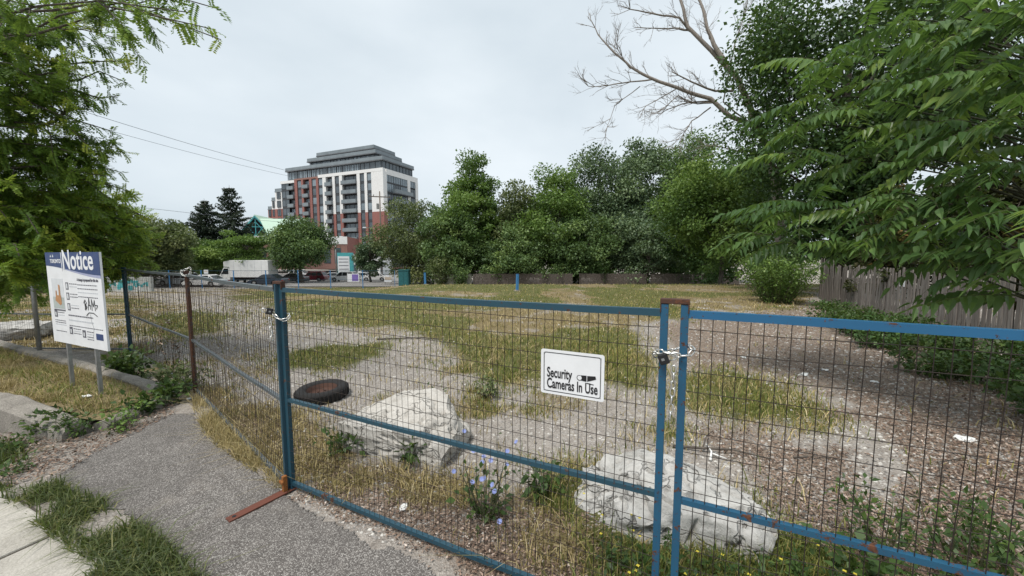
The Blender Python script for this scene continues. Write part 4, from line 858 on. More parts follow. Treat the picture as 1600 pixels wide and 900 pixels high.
def twig(p, d, Lg, r, dep):
    e = p + d * Lg; md = p.lerp(e, .5) + Vector((rt.uniform(-1, 1), rt.uniform(-1, 1), rt.uniform(-1, 1))) * Lg * .08; lm.tube([p, md, e], [r, r * .8, r * .5], 4, False)
    if dep > 0:
        for _ in range(rt.choice((2, 2, 3))): 
            q = p.lerp(e, rt.uniform(.35, 1)); nd = (d + Vector((rt.uniform(-1, 1), rt.uniform(-.8, .8), rt.uniform(-.5, 1.0))) * .8).normalized(); twig(q, nd, Lg * rt.uniform(.45, .75), r * .6, dep - 1)
for pts, r0, r1 in limbs:
    P = wob([W_(x, y, (i - 2) * .25 * (1 if r0 > .1 else -1)) for i, (x, y) in enumerate(pts)], .03, 3); n = len(P); lm.tube(P, [max(.010, r0 + (r1 - r0) * i / (n - 1)) for i in range(n)], 7)
    for _ in range(int(6 + n * .6)):
        i = rt.randint(max(1, n // 4), n - 2); d = (P[i + 1] - P[i]).normalized(); nd = (d + Vector((rt.uniform(-.8, .8), rt.uniform(-.7, .7), rt.uniform(-.6, 1.)))).normalized(); twig(P[i], nd, rt.uniform(.5, 1.3), .012 + .010 * rt.random(), 2)
tm.build('trunk', M('bark_pale'), dr, True); lm.build('branches', M('bark_pale'), dr, True)
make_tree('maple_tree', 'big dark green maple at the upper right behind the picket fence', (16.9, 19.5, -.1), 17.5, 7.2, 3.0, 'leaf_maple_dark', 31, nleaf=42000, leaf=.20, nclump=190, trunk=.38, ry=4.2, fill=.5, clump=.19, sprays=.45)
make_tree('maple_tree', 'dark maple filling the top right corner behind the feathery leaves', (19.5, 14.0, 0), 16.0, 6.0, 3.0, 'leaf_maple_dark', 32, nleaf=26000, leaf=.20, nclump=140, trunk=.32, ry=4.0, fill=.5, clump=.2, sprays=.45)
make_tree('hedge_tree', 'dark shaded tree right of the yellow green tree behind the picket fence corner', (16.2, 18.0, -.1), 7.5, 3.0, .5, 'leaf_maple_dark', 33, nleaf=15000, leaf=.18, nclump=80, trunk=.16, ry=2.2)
for i, (x, y, h, rx) in enumerate(((14.2, 14.0, 4.6, 1.5), (13.4, 11.6, 4.9, 1.5), (12.7, 9.4, 4.6, 1.4), (12.2, 7.2, 4.7, 1.5))):
    make_tree('cedar', ['bronze tinged cedar behind the far end of the picket fence', 'bronze tinged cedar behind the middle of the picket fence', 'dark cedar behind the white card on the picket fence', 'dark cedar behind the near end of the picket fence'][i], (x, y, 0), h, rx, .5, 'needle_cedar', 40 + i, nleaf=12000, leaf=.12, nclump=80, trunk=.09, taper=.5, cat='tree', group='cedars behind the picket fence', fill=.4, clump=.24)
make_shrub('shrub', 'bright green leafy shrub at the picket fence corner', (11.6, 16.2, 0), 2.1, 1.7, 'leaf_bright', 51, 6000, .10, None, stems=60)
make_shrub('shrub', 'low mid green shrub left of the picket fence corner', (13.0, 18.4, 0), 2.6, 1.5, 'leaf_mid', 52, 4500, .11, None, stems=50)
# undergrowth in front of the picket fence
UG = 'leafy undergrowth along the picket fence'
ug = [(12.2, 14.2, .5, .7), (11.4, 12.6, .6, .8), (10.7, 11.2, .6, .8), (10.2, 9.7, .8, .9), (9.4, 10.6, .7, .8), (9.4, 8.6, .9, .9), (8.4, 8.2, .8, .8), (8.6, 7.0, 1.0, .9), (7.4, 6.2, .75, .8), (7.6, 5.2, .9, .9), (6.8, 4.3, .9, .8), (9.6, 6.4, 1.2, .9), (8.8, 5.4, 1.2, .9), (9.0, 9.6, .6, .8)]
for i, (x, y, h, r) in enumerate(ug):
    make_shrub('undergrowth_bush', 'dark leafy bush in the tangle at the foot of the picket fence', (x, y, GHf(x, y)), h * .6, r, 'leaf_weed' if i % 3 else 'leaf_maple_dark', 100 + i, int(1100 * r * r / .6 * (1 + h) / 1.8), .085, UG, stems=26)

# ------------------------------------------------------------------ tree of heaven: every feathery leaf is a part
def compound_leaf(seed, pairs=11, Lr=.72):
    g = random.Random(seed); V, F, T = [], [], []
    bow, fall = g.uniform(.04, .16), g.uniform(.12, .42)
    rach = lambda t: Vector((Lr * t, g.uniform(-.004, .004), bow * math.sin(t * 2.0) - fall * t * t))
    pts = [rach(i / 10) for i in range(11)]; m = MB(); m.tube(pts, [.0045 - .0003 * i for i in range(11)], 4, False); m.mi = 1
    for k in range(pairs * 2 + 1):
        if g.random() < .06: continue
        t = .16 + .84 * (k // 2) / pairs; i = min(9, int(t * 10)); p = pts[i].lerp(pts[i + 1], t * 10 - i); s = 1 if k % 2 else -1; ln = .205 * (1 - .42 * abs(t - .45)) * g.uniform(.72, 1.15); wd = ln * g.uniform(.34, .44)
        dn = R(g.uniform(22, 62)); d = Vector((g.uniform(.12, .5), s * math.cos(dn), -math.sin(dn))).normalized()
        if k == pairs * 2: d = (pts[10] - pts[9]).normalized()
        up = Vector((0, -s * math.sin(dn) * -1, math.cos(dn))); a = d.cross(up).normalized(); nn = a.cross(d).normalized(); dp = Vector((0, 0, -ln * .16))
        c0, c1, c2 = p, p + d * ln * .45 + dp * .25, p + d * ln + dp; f = nn * wd * .14
        vs = [c0, p + d * ln * .18 + a * wd * .46 + f, c1 + a * wd * .42 + f, c2, c1 - a * wd * .42 + f, p + d * ln * .18 - a * wd * .46 + f, c1]
        m.add(vs, [(0, 1, 2, 6), (6, 2, 3), (0, 6, 4, 5), (6, 3, 4)])
    me = m.mesh('leaf', [M('bark_green'), M('leaf_ailanthus')]); a = me.attributes.new('tint', 'FLOAT', 'FACE'); base = .5 + g.uniform(-.3, .4); a.data.foreach_set('value', [min(1, max(0, base + g.uniform(-.12, .12))) for _ in me.polygons]); return me
LEAVES = [compound_leaf(k, 8 + k % 4, .70 + .06 * (k % 4)) for k in range(18)]
ah = empty('tree_of_heaven', (7.9, 4.9, 0), label='tree with long drooping feathery leaves filling the right side above the picket fence', cat='tree'); ab = Vector(ah.location); ra = random.Random(3)
TR = [Vector((0, 0, -.1)), Vector((-.1, .1, 1.6)), Vector((-.25, .15, 3.2)), Vector((-.3, .2, 4.8)), Vector((-.5, .2, 6.3))]
MB().tube(TR, [.13, .11, .09, .06, .03], 10).build('trunk', M('bark_grey'), ah, True)
ros = [(1290, 100, 6.0), (1262, 152, 6.1), (1245, 195, 6.0), (1235, 240, 6.0), (1330, 165, 5.8), (1345, 60, 6.2), (1400, 130, 5.4), (1460, 60, 5.0), (1500, 25, 4.6), (1560, 40, 4.2), (1500, 105, 4.6), (1565, 110, 4.0), (1440, 185, 5.0), (1520, 190, 4.3), (1590, 180, 3.8), (1380, 235, 5.4), (1310, 250, 5.8), (1460, 250, 4.7), (1540, 265, 4.2), (1600, 250, 3.7), (1210, 330, 6.0), (1180, 365, 6.1), (1265, 320, 5.7), (1240, 380, 5.8), (1330, 330, 5.2), (1310, 385, 5.4), (1400, 300, 4.8), (1390, 365, 4.9), (1470, 320, 4.4), (1455, 380, 4.6), (1540, 335, 4.0), (1530, 400, 4.2), (1600, 330, 3.6), (1595, 410, 3.7), (1640, 120, 3.9), (1650, 380, 3.6), (1420, 30, 5.4), (1590, 460, 4.0), (1610, 20, 4.0)]
bm_ = MB(); nlf = 0
for i, (px, py, Y) in enumerate(ros):
    e = at(px, py, Y) - ab; t = min(.96, max(.12, (e.z - .7) / 6.3)); k = min(3, int(t * 4)); s = TR[k].lerp(TR[k + 1], t * 4 - k); s = s + Vector((0, 0, -.35))
    md = s.lerp(e, .5) + Vector((ra.uniform(-.1, .1), ra.uniform(-.2, .2), .18)); md2 = s.lerp(e, .8) + Vector((0, 0, .12)); bm_.tube([s, md, md2, e], [.018, .012, .008, .005], 6)
    n = 6
    for j in range(n):
        o = link('leaf', ra.choice(LEAVES), ah); d = (e - md2).normalized(); az0 = math.atan2(d.y, d.x); az = az0 + (j - (n - 1) / 2) * R(46) + ra.uniform(-.3, .3); q = md2.lerp(e, ra.uniform(.35, 1.)) if j else e
        o.location = q; o.rotation_euler = (ra.uniform(-.28, .28), ra.uniform(-.38, .25), az); sc_ = ra.uniform(.85, 1.15); o.scale = (sc_, sc_, sc_); nlf += 1
bark('stem_dark', (.016, .020, .010), (.040, .042, .022)); bm_.build('branches', M('stem_dark'), ah, True)

# ------------------------------------------------------------------ honey locust hanging in from the left
lo = empty('honey_locust', (-10.6, 6.4, 0), label='honey locust with fine feathery leaves hanging in from the upper left', cat='tree'); lb_ = Vector(lo.location); gl = np.random.default_rng(9)
LT = [Vector((0, 0, -.1)), Vector((.05, .05, 2.0)), Vector((.2, .1, 4.2)), Vector((.4, .2, 6.5)), Vector((.7, .3, 9.0))]
MB().tube(LT, [.30, .24, .18, .12, .05], 12).build('trunk', M('bark_grey'), lo, True)
tips = [(30, 30, 6.2), (90, 60, 6.0), (150, 20, 6.4), (60, 130, 5.8), (140, 120, 6.2), (190, 95, 6.5), (40, 200, 6.0), (120, 190, 6.2), (185, 150, 6.4), (160, 235, 6.6), (70, 250, 6.4), (20, 290, 5.8), (110, 290, 6.6), (190, 270, 7.0), (60, 340, 6.2), (150, 330, 7.0), (20, 380, 6.0), (110, 370, 7.0), (200, 330, 7.6), (225, 355, 8.0), (235, 385, 8.2), (190, 380, 7.6), (215, 410, 8.2), (160, 400, 7.2), (180, 420, 7.6), (60, 390, 6.6), (-60, 60, 5.6), (-60, 200, 5.6), (-60, 320, 5.6), (245, 365, 8.6), (10, 100, 5.8), (100, 10, 6.0), (120, 240, 6.2), (80, 300, 6.6), (10, 340, 5.9), (30, 420, 7.4), (90, 410, 7.8), (205, 300, 7.2), (30, 400, 5.6), (80, 420, 6.0), (130, 415, 6.6), (0, 420, 5.6), (170, 350, 7.2), (225, 400, 8.3), (195, 425, 8.0), (240, 345, 8.3), (60, 365, 5.9), (130, 350, 6.4), (150, 165, 6.2), (175, 205, 6.4), (135, 225, 6.2), (195, 240, 6.8), (165, 275, 6.6), (200, 130, 6.6), (100, 150, 6.0), (60, 170, 5.9), (110, 95, 6.1), (20, 160, 5.8), (185, 60, 6.5), (170, 310, 6.9)]
over = [(255, -5, 5.2), (300, 20, 5.0), (330, 45, 4.9), (345, 15, 4.8), (280, -30, 5.0), (345, 62, 4.9)]
lowr = [(200, 345, 7.8), (220, 370, 8.0), (240, 395, 8.3), (235, 420, 8.2), (205, 395, 7.8), (180, 405, 7.5), (215, 425, 8.0), (250, 375, 8.5), (190, 360, 7.6), (160, 425, 7.3), (228, 340, 8.2)]
lm2 = MB(); segs = []
for px, py, Y in tips + over + lowr:
    e = at(px, py, Y) - lb_; t = min(.95, max(.15, (e.z + .3) / 9)); k = min(3, int(t * 4)); s = LT[k].lerp(LT[k + 1], t * 4 - k) + Vector((0, 0, -.4 if e.z > 1.5 else .8)); pts = limb(lm2, s, e, .035, .006, gl, -.22, 7, 5); DN = (.7 if py < 230 else 1.05) if (px, py, Y) in tips else .55 if (px, py, Y) in over else 1.35; segs.append((pts, DN))
    for _ in range(5):
        i = int(gl.integers(2, 6)); q = pts[i].lerp(pts[i + 1], gl.random()); dd = (pts[i + 1] - pts[i]).normalized(); ee = q + (dd * .7 + Vector(gl.normal(0, .55, 3)) + Vector((0, 0, -.25))).normalized() * gl.uniform(.4, .95); segs.append((limb(lm2, q, ee, .010, .003, gl, .06, 5, 4), DN))
lm2.build('branches', M('bark_grey'), lo, True)
P, D, T, S = [], [], [], []                      # pinnate leaves: rachis and pairs of small leaflets
for pts, dens in segs:
    n = len(pts) - 1; t0 = (.45 if dens < 1. else .58 if dens < 1.2 else .74) + .18 * gl.normal(); k0 = 1 if n <= 5 else 4
    for _ in range(int((30 if n <= 5 else 38) * dens)):
        u = gl.uniform(k0, n); i = min(n - 1, int(u)); p = pts[i].lerp(pts[i + 1], u - i); d = (pts[i + 1] - pts[i]).normalized() * .5 + Vector(gl.normal(0, .6, 3)) + Vector((0, 0, -.30)); P.append(p); D.append(d.normalized()); T.append(t0 + .1 * gl.normal()); S.append(gl.uniform(.13, .22))
P, D, T, S = np.array(P), np.array(D), np.array(T), np.array(S); NP = 9; K = len(P)
side = unit(np.cross(D, unit(rand_dirs(K, gl) * .4 + [0, 0, 1]))); nrm_ = np.cross(side, D); Vs, Ts = [], []
for k in range(NP):
    t = (k + .8) / NP
    for sg in (-1, 1):
        b = P + D * (S * t)[:, None] + np.array([0, 0, -.06]) * (S * t * t)[:, None]; ax = unit(side * sg + D * .35 + nrm_ * gl.normal(0, .25, (K, 1))); V, F = leaf_quads(b, ax, nrm_ + rand_dirs(K, gl) * .25, S * .27, S * .13, .1); Vs.append(V); Ts.append(T + .08 * gl.normal(size=K))
V = np.concatenate(Vs); F = np.arange(len(V)).reshape(-1, 4); link('crown', np_mesh('crown', V, F, M('leaf_locust'), np.clip(np.concatenate(Ts), 0, 1)), lo)

# ------------------------------------------------------------------ apartment block
ST = 2.98; AZ0 = -2.2; AO = Vector((-39.0, 115.0, AZ0)); Ud = Vector((-25, 10.6, 0)).normalized(); Vd = Vector((10.6, 25, 0)).normalized()
ap = empty('apartment_block', AO, label='tall apartment block of white panels, red brick and dark glass with a set back top', cat='building')
ap.rotation_euler = (0, 0, math.atan2(-Ud.y, -Ud.x))         # local +X runs right along the long facade, -X to the left, +Y away
def U(zx):                                                    # facade metre for a survey column
    u = (400 + zx / 4.286 - 800) / F_PX; return -27.16 * (-39 - u * 115) / (25 + 10.6 * u)
NF = 10; TOP = NF * ST + .2; LEFT = U(198); END = U(60); DEP = 17.0
shell = MB().b2(LEFT + .3, -.3, .9, DEP - .3, 0, TOP - .3).build('core', M('dark_recess'), ap)
def win(x0, x1, y, z0, z1, glass, axis='x', mull=1):
    """a window: dark frame with panes set back in it"""
    if axis == 'x':
        f = MB(); t = .10; f.b2(x0, x1, y, y + .14, z0, z0 + t).b2(x0, x1, y, y + .14, z1 - t, z1).b2(x0, x0 + t, y + .002, y + .138, z0 + t, z1 - t).b2(x1 - t, x1, y + .002, y + .138, z0 + t, z1 - t)
        for k in range(1, mull + 1): xx = x0 + (x1 - x0) * k / (mull + 1); f.b2(xx - .04, xx + .04, y + .004, y + .136, z0 + t, z1 - t)
        o = f.build('window', M('frame_dark'), ap); MB().b2(x0 + .05, x1 - .05, y + .06, y + .09, z0 + .05, z1 - .05).build('pane', M(glass), o)
    else:
        f = MB(); t = .10; f.b2(y - .14, y, x0, x1, z0, z0 + t).b2(y - .14, y, x0, x1, z1 - t, z1).b2(y - .138, y - .002, x0, x0 + t, z0 + t, z1 - t).b2(y - .138, y - .002, x1 - t, x1, z0 + t, z1 - t)
        for k in range(1, mull + 1): xx = x0 + (x1 - x0) * k / (mull + 1); f.b2(y - .136, y - .004, xx - .04, xx + .04, z0 + t, z1 - t)
        o = f.build('window', M('frame_dark'), ap); MB().b2(y - .09, y - .06, x0 + .05, x1 - .05, z0 + .05, z1 - .05).build('pane', M(glass), o)
    return o
rb = random.Random(4)
def strip(x0, x1, f0, f1, wall, balc=False):
    """a column of openings between piers, floor by floor"""
    for f in range(f0, f1):
        z = f * ST
        if balc:
            win(x0 + .1, x1 - .1, .72, z + .25, z + ST - .25, rb.choice(('glass_dark', 'glass_dark', 'glass_pale')), mull=2)
            b = MB().b2(x0 + .02, x1 - .02, -.75, .70, z, z + .24).build('balcony', M('panel_grey'), ap); MB().b2(x0 + .06, x1 - .06, -.73, -.70, z + .24, z + 1.28).b2(x0 + .06, x0 + .09, -.70, .0, z + .24, z + 1.28).b2(x1 - .09, x1 - .06, -.70, .0, z + .24, z + 1.28).build('rail', M('rail_glass'), b)
        else:
            win(x0, x1, .12, z + .62, z + ST, rb.choice(('glass_dark', 'glass_pale', 'glass_dark')), mull=0 if x1 - x0 < 2 else 1)
            MB().b2(x0, x1, .16, .26, z, z + .62).build('spandrel', M('frame_dark'), ap)
def pier(x0, x1, z0, z1, mat, pr=0.): MB().b2(x0, x1, -pr, .95, z0, z1).build('wall', M(mat), ap)
BR = 6 * ST                                                  # the brick base of the white part reaches six floors up
cols = [(198, 245, 'win2'), (245, 286, 'balc'), (286, 304, 'b'), (304, 331, 'win'), (331, 344, 'b'), (344, 383, 'balc'), (383, 400, 'b'), (400, 428, 'win'), (428, 443, 'b'), (443, 471, 'win'), (471, 493, 'w'), (493, 535, 'balc'), (535, 552, 'wb'), (552, 581, 'win'), (581, 600, 'wb'), (600, 696, 'balc'), (696, 716, 'wb'), (716, 746, 'win'), (746, 763, 'wb'), (763, 792, 'win')]
for a_, b_, t_ in cols:
    x0, x1 = U(a_), U(b_)
    if t_ in ('win', 'win2'): strip(x0, x1, 0, NF, None)
    elif t_ == 'balc': strip(x0, x1, 0, NF, None, True)
    elif t_ == 'b': pier(x0, x1, 0, TOP - .05, 'brick_red', .05)
    elif t_ == 'w': pier(x0, x1, 0, TOP - .05, 'wall_white', .05)
    else: pier(x0, x1, 0, BR, 'brick_red', .06); pier(x0, x1, BR, TOP - .05, 'wall_white', .05)
xc = U(792); pier(xc, -.95, BR, TOP - .05, 'wall_white', .05); pier(xc, -.95, 0, BR, 'brick_red', .06)
MB().b2(U(286), U(443), -.08, 1., TOP - .05, TOP + .5).build('parapet', M('brick_red'), ap); MB().b2(U(443), -.02, -.08, 1., TOP - .05, TOP + .9).build('parapet', M('wall_white'), ap); MB().b2(U(198) - .3, U(286), -.08, 1., TOP - .7, TOP + .2).build('parapet', M('wall_white'), ap)
# right flank
MB().b2(-.95, 0, -.05, 1.6, 0, BR).build('wall', M('brick_red'), ap); MB().b2(-.95, -.002, -.05, 1.6, BR, TOP - .05).build('wall', M('wall_white'), ap); MB().b2(-.9, -.1, 1.6, DEP, TOP - .8, TOP + .9).build('parapet', M('wall_white'), ap); MB().b2(-.95, -.004, 11.4, 12.8, 0, TOP - .8).build('wall', M('wall_white'), ap); MB().b2(-.95, -.004, 15.6, DEP, 0, TOP - .8).build('wall', M('wall_white'), ap); MB().b2(-.9, -.1, 1.6, DEP - 1.4, 0, .6).build('wall', M('brick_red'), ap)
for f in range(NF):
    z = f * ST; zt_ = min(z + ST - .12, TOP - .8)
    if zt_ - z > 1:
        for y0, y1 in ((1.6, 4.8), (4.8, 8.1), (8.1, 11.4), (12.8, 15.6)): win(y0, y1, -.12, z + .2, zt_, rb.choice(('glass_dark', 'glass_pale', 'glass_pale')), 'y', 2)
    MB().b2(-.5, -.08, 1.6, 11.4, z - .12, z + .2).build('floor_edge', M('frame_dark'), ap)
    if f in (6, 7, 8, 4, 3): b = MB().b2(-.1, 1.7, 4.0, 12.2, z - .14, z + .12).build('balcony', M('panel_grey'), ap); MB().b2(1.64, 1.68, 4.0, 12.2, z + .12, z + 1.2).b2(-.05, 1.64, 4.0, 4.04, z + .12, z + 1.2).build('rail', M('rail_glass'), b)
# set-back glass storeys
def glass_storey(x0, x1, y0, y1, z0, z1, step, slab):
    s = MB().b2(x0 + .2, x1 - .2, y0 + .2, y1 - .2, z0, z1).build('glazing', M('glass_dark'), ap); m = MB(); x = x0
    while x < x1 - .1: m.b2(x, x + .12, y0 + .08, y0 + .2, z0, z1); x += step * rb.choice((.6, 1, 1, 1.4))
    y = y0
    while y < y1: m.b2(x1 - .2, x1 - .08, y, y + .12, z0, z1); y += step
    m.build('mullions', M('frame_dark'), s)
    x = x0 + .4
    while x < x1 - 2.2:
        if rb.random() < .6: MB().b2(x, x + step * .8, y0 + .15, y0 + .19, z0 + .3, z1 - .3).build('pane', M('glass_pale'), s)
        x += step * 1.2
    MB().b2(x0 - slab, x1 + slab, y0 - slab, y1, z1, z1 + .32).build('roof_slab', M('panel_grey'), ap)
    MB().b2(x0 - slab + .1, x1 + slab - .1, y0 - slab + .1, y0 - slab + .14, z1 + .32, z1 + 1.3).b2(x1 + slab - .14, x1 + slab - .1, y0 - slab + .14, y1, z1 + .32, z1 + 1.3).build('guard_rail', M('rail_glass'), ap)
glass_storey(U(222), -1.2, 1.2, DEP - 1, TOP + .5, TOP + 3.4, 1.6, .5); glass_storey(U(340), -5.5, 3.0, DEP - 2, TOP + 3.9, TOP + 6.2, 1.5, .6); glass_storey(U(372), -7.0, 4.0, DEP - 3, TOP + 6.7, TOP + 8.2, 1.3, .1)
# stepped terraces at the left end
for k, (za, zb_, fl, br) in enumerate(((150, 198, 9, 7), (125, 150, 8, 7), (98, 125, 7, 7), (60, 98, 5.6, 5.6))):
    x0, x1 = U(za), U(zb_); h_ = fl * ST; MB().b2(x0, x1 - .004, .3, DEP - 2, 0, h_).build('wall', M('wall_white' if br < fl else 'brick_red'), ap)
    if br < fl: MB().b2(x0 - .03, x1 - .004, .2, .3, 0, br * ST).build('wall', M('brick_red'), ap)
    MB().b2(x0 - .05, x1 - .004, .16, .30, h_ + .002, h_ + .25).b2(x0 + .05, x0 + .10, .3, 6, h_ + .002, h_ + 1.2).b2(x0 + .1, x1 - .1, .34, .38, h_ + .26, h_ + 1.2).build('guard_rail', M('rail_glass'), ap)
    for f in range(int(fl)):
        n_ = max(1, int((x1 - x0) / 4)); w_ = (x1 - x0) / n_
        for q in range(n_): win(x0 + q * w_ + w_ * .28, x0 + q * w_ + w_ * .78, .10, f * ST + .5, f * ST + ST - .15, 'glass_dark')
m = MB()
for x in (-12, -16, -20): m.b2(x, x + .1, 8, 8.1, TOP + 8.2, TOP + 10)
m.build('roof_mast', M('frame_dark'), ap)

# ------------------------------------------------------------------ green roofed hall, shop, signs
gh = empty('green_roof_hall', at(402, 420, 96) * 1, label='low hall with a pale green pitched roof and trussed gable left of the apartment block', cat='building'); gh.location.z = -1.4; gh.rotation_euler = (0, 0, .18)
MB().b2(-3.2, 22, 0, 14, 0, 8.6).build('wall', M('brick_red'), gh); MB().b2(-3.3, 22.1, -.1, 0, 6.6, 8.6).build('fascia', M('wall_white'), gh)
rf = MB(); rf.prism([(-4.2, 8.6), (4.0, 8.6), (0, 13.8)], 1.2, 14).build('gable_core', M('dark_recess'), gh)
MB().loft([[Vector((0, .2, 14.0)), Vector((4.6, .2, 8.4)), Vector((4.6, .2, 8.2)), Vector((0, .2, 13.7))], [Vector((0, 14, 14.0)), Vector((4.6, 14, 8.4)), Vector((4.6, 14, 8.2)), Vector((0, 14, 13.7))]]).build('roof', M('roof_green'), gh)
MB().loft([[Vector((0, .2, 14.0)), Vector((-4.6, .2, 8.4)), Vector((-4.6, .2, 8.2)), Vector((0, .2, 13.7))], [Vector((0, 14, 14.0)), Vector((-4.6, 14, 8.4)), Vector((-4.6, 14, 8.2)), Vector((0, 14, 13.7))]]).build('roof', M('roof_green'), gh)
MB().loft([[Vector((1.2, .0, 13.0)), Vector((12.2, .0, 13.0)), Vector((12.2, .1, 12.8)), Vector((1.2, .1, 12.8))][::-1], [Vector((4.0, -2.6, 8.5)), Vector((13.2, -2.6, 8.5)), Vector((13.2, -2.6, 8.3)), Vector((4.0, -2.6, 8.3))][::-1]]).build('roof', M('roof_green'), gh)
m = MB()
for s in (-1, 1): m.bar((0, .3, 13.6), (s * 4.2, .3, 8.5), .3, .3); m.bar((0, .4, 12.2), (s * 3.0, .4, 8.5), .16, .16); m.bar((s * 1.9, .4, 11.1), (0, .4, 8.5), .16, .16)
m.bar((-4.2, .3, 8.6), (4.2, .3, 8.6), .2, .25); m.bar((0, .4, 8.6), (0, .4, 13.4), .16, .16); m.bar((-2, .4, 10.9), (2, .4, 10.9), .14, .16); m.build('gable_truss', M('turquoise'), gh)
for k in range(8): o = MB().b2(.6 + k * 2.6, 2.2 + k * 2.6, -.06, .0, 1.5, 5.6).build('window', M('glass_dark'), gh)
sh = empty('shop', at(556, 420, 86), label='small flat white shop behind the parked cars right of the turquoise sign', cat='building'); sh.location.z = -2.5
MB().b2(-2.0, 5.5, 0, 9, 0, 4.6).build('wall', M('wall_white'), sh); MB().b2(-2.1, 5.6, -.1, 9, 4.6, 4.9).build('parapet', M('wall_white'), sh); MB().b2(-1.6, .4, -.05, 0, .2, 2.6).build('door', M('glass_dark'), sh); MB().b2(1.4, 4.9, -.05, 0, .8, 2.6).build('window', M('glass_dark'), sh)
ts = empty('pylon_sign', at(540, 430, 74), label='turquoise framed white pylon sign in front of the apartment block', cat='sign'); ts.location.z = -2.5
MB().b2(-1.2, 1.2, .0, .5, 0, 1.0).build('base', M('turquoise'), ts); MB().b2(-1.5, 1.5, -.05, .55, 1.0, 5.2).build('box', M('turquoise'), ts); MB().b2(-1.4, .9, -.09, -.05, 1.2, 4.5).build('face', M('sign_white'), ts); m = MB()
for z in (1.9, 2.6, 3.3, 3.9): m.b2(-1.2, .7, -.11, -.09, z, z + .12)
m.build('print', M('sign_text'), ts)
gb = empty('graffiti_barrier', (-36.8, 34.6, Hf(-36.8, 34.6)), .05, label='white concrete barrier sprayed with teal graffiti behind the wire fence', cat='barrier')
MB().prism([(0, 0), (3.1, 0), (3.1, 1.35), (0, 1.35)], -.15, .15).build('wall', M('barrier_white'), gb); rg = random.Random(8); m = MB()
for k in range(26): m.box((rg.uniform(.2, 2.9), -.155 - k * .0006, rg.uniform(.2, 1.2)), (rg.uniform(.15, .5), .006, rg.uniform(.12, .4)))
m.build('graffiti', M('turquoise'), gb)
gb2 = copy_tree(gb); gb2.location = (-40.2, 35.0, Hf(-40, 35)); gb2['label'] = 'second graffiti sprayed barrier, left of the first one'; gb['group'] = gb2['group'] = 'graffiti barriers'
ub = empty('utility_cabinet', at(632, 430, 47), label='teal utility cabinet at the far end of the field', cat='cabinet'); ub.location.z = Hf(ub.location.x, 47)
MB().b2(-.62, .62, -.5, .5, 0, 2.05).build('body', M('teal_paint'), ub); MB().b2(-.68, .68, -.56, .56, 2.05, 2.15).build('lid', M('teal_paint'), ub); MB().b2(-.5, .0, -.53, -.5, .2, 1.85).build('door', M('teal_paint'), ub); MB().b2(.04, .5, -.53, -.5, .2, 1.85).build('door', M('teal_paint'), ub)
kb = empty('notice_board', at(606, 430, 50), label='small orange and white board leaning by the teal cabinet', cat='board'); kb.location.z = Hf(kb.location.x, 50)
MB().b2(-.5, .5, 0, .06, .5, 1.2).build('panel', M('sign_white'), kb); MB().b2(-.45, .45, -.02, 0, .75, 1.15).build('print', M('hut_beige'), kb); MB().b2(-.45, -.38, .06, .1, -.05, 1.1).build('leg', M('pole_grey'), kb); MB().b2(.38, .45, .06, .1, -.05, 1.1).build('leg', M('pole_grey'), kb)
bn = empty('banner', at(552, 433, 56), label='purple and white banner hanging on the roadside fence before the white cars', cat='banner'); bn.location.z = Hf(bn.location.x, 56)
MB().b2(-.9, .9, 0, .03, .3, 1.5).build('cloth', M('sign_white'), bn); MB().b2(-.2, .75, -.01, 0, .4, 1.4).build('print', M('purple_banner'), bn); MB().b2(-.95, -.9, 0, .05, -.1, 1.6).build('pole', M('pole_grey'), bn); MB().b2(.9, .95, 0, .05, -.1, 1.6).build('pole', M('pole_grey'), bn)
ws = empty('fence_sign', at(322, 425, 42.3), label='small pale sign hanging on the roadside fence above the white cars', cat='sign'); MB().b2(-.24, .24, -.02, 0, -.2, .25).build('panel', M('sign_pale'), ws); MB().b2(-.18, .18, -.024, -.02, .02, .12).build('print', M('hut_beige'), ws)

# roadside fence: blue framed panels along the far edge of the lot
x = -43.0; pts = []
while x < -12.5: pts.append(x); x += 3.7
ord_ = ['leftmost', 'second', 'third', 'fourth', 'fifth', 'sixth', 'seventh', 'eighth', 'ninth', 'tenth']
for i in range(len(pts) - 1):
    yy = 42.6; fence_panel('wire_fence', (pts[i], yy), (pts[i + 1] - .06, yy), '%s panel from the left of the blue roadside fence before the parked cars' % ord_[i], ['bollard_blue', 'bollard_blue', tb, tb, tb], 'roadside fence panels', zt=2.05, zm=1.0, wr=.0011, z0=Hf(pts[i], yy), z1=Hf(pts[i + 1], yy), detail=False)

# ------------------------------------------------------------------ vehicles
WHEEL = {}
def wheel_meshes(r, wd):
    if (r, wd) not in WHEEL:
        t = MB().lathe([(r * .62, -wd / 2), (r * .93, -wd / 2), (r, -wd * .32), (r, wd * .32), (r * .93, wd / 2), (r * .62, wd / 2)], 22, 'Y').mesh('tyre', M('rubber'), True)
        q = MB().lathe([(0, -wd * .40), (r * .2, -wd * .42), (r * .2, -wd * .36), (r * .5, -wd * .30), (r * .56, -wd * .46), (r * .64, -wd * .46), (r * .64, wd * .45), (0, wd * .45)], 18, 'Y')
        for k in range(5): a0 = 2 * math.pi * k / 5; q.bar((r * .15 * math.cos(a0), -wd * .40, r * .15 * math.sin(a0)), (r * .6 * math.cos(a0), -wd * .42, r * .6 * math.sin(a0)), .03, .06, (0, 1, 0))
        WHEEL[(r, wd)] = (t, q.mesh('rim', M('rim_alloy')))
    return WHEEL[(r, wd)]
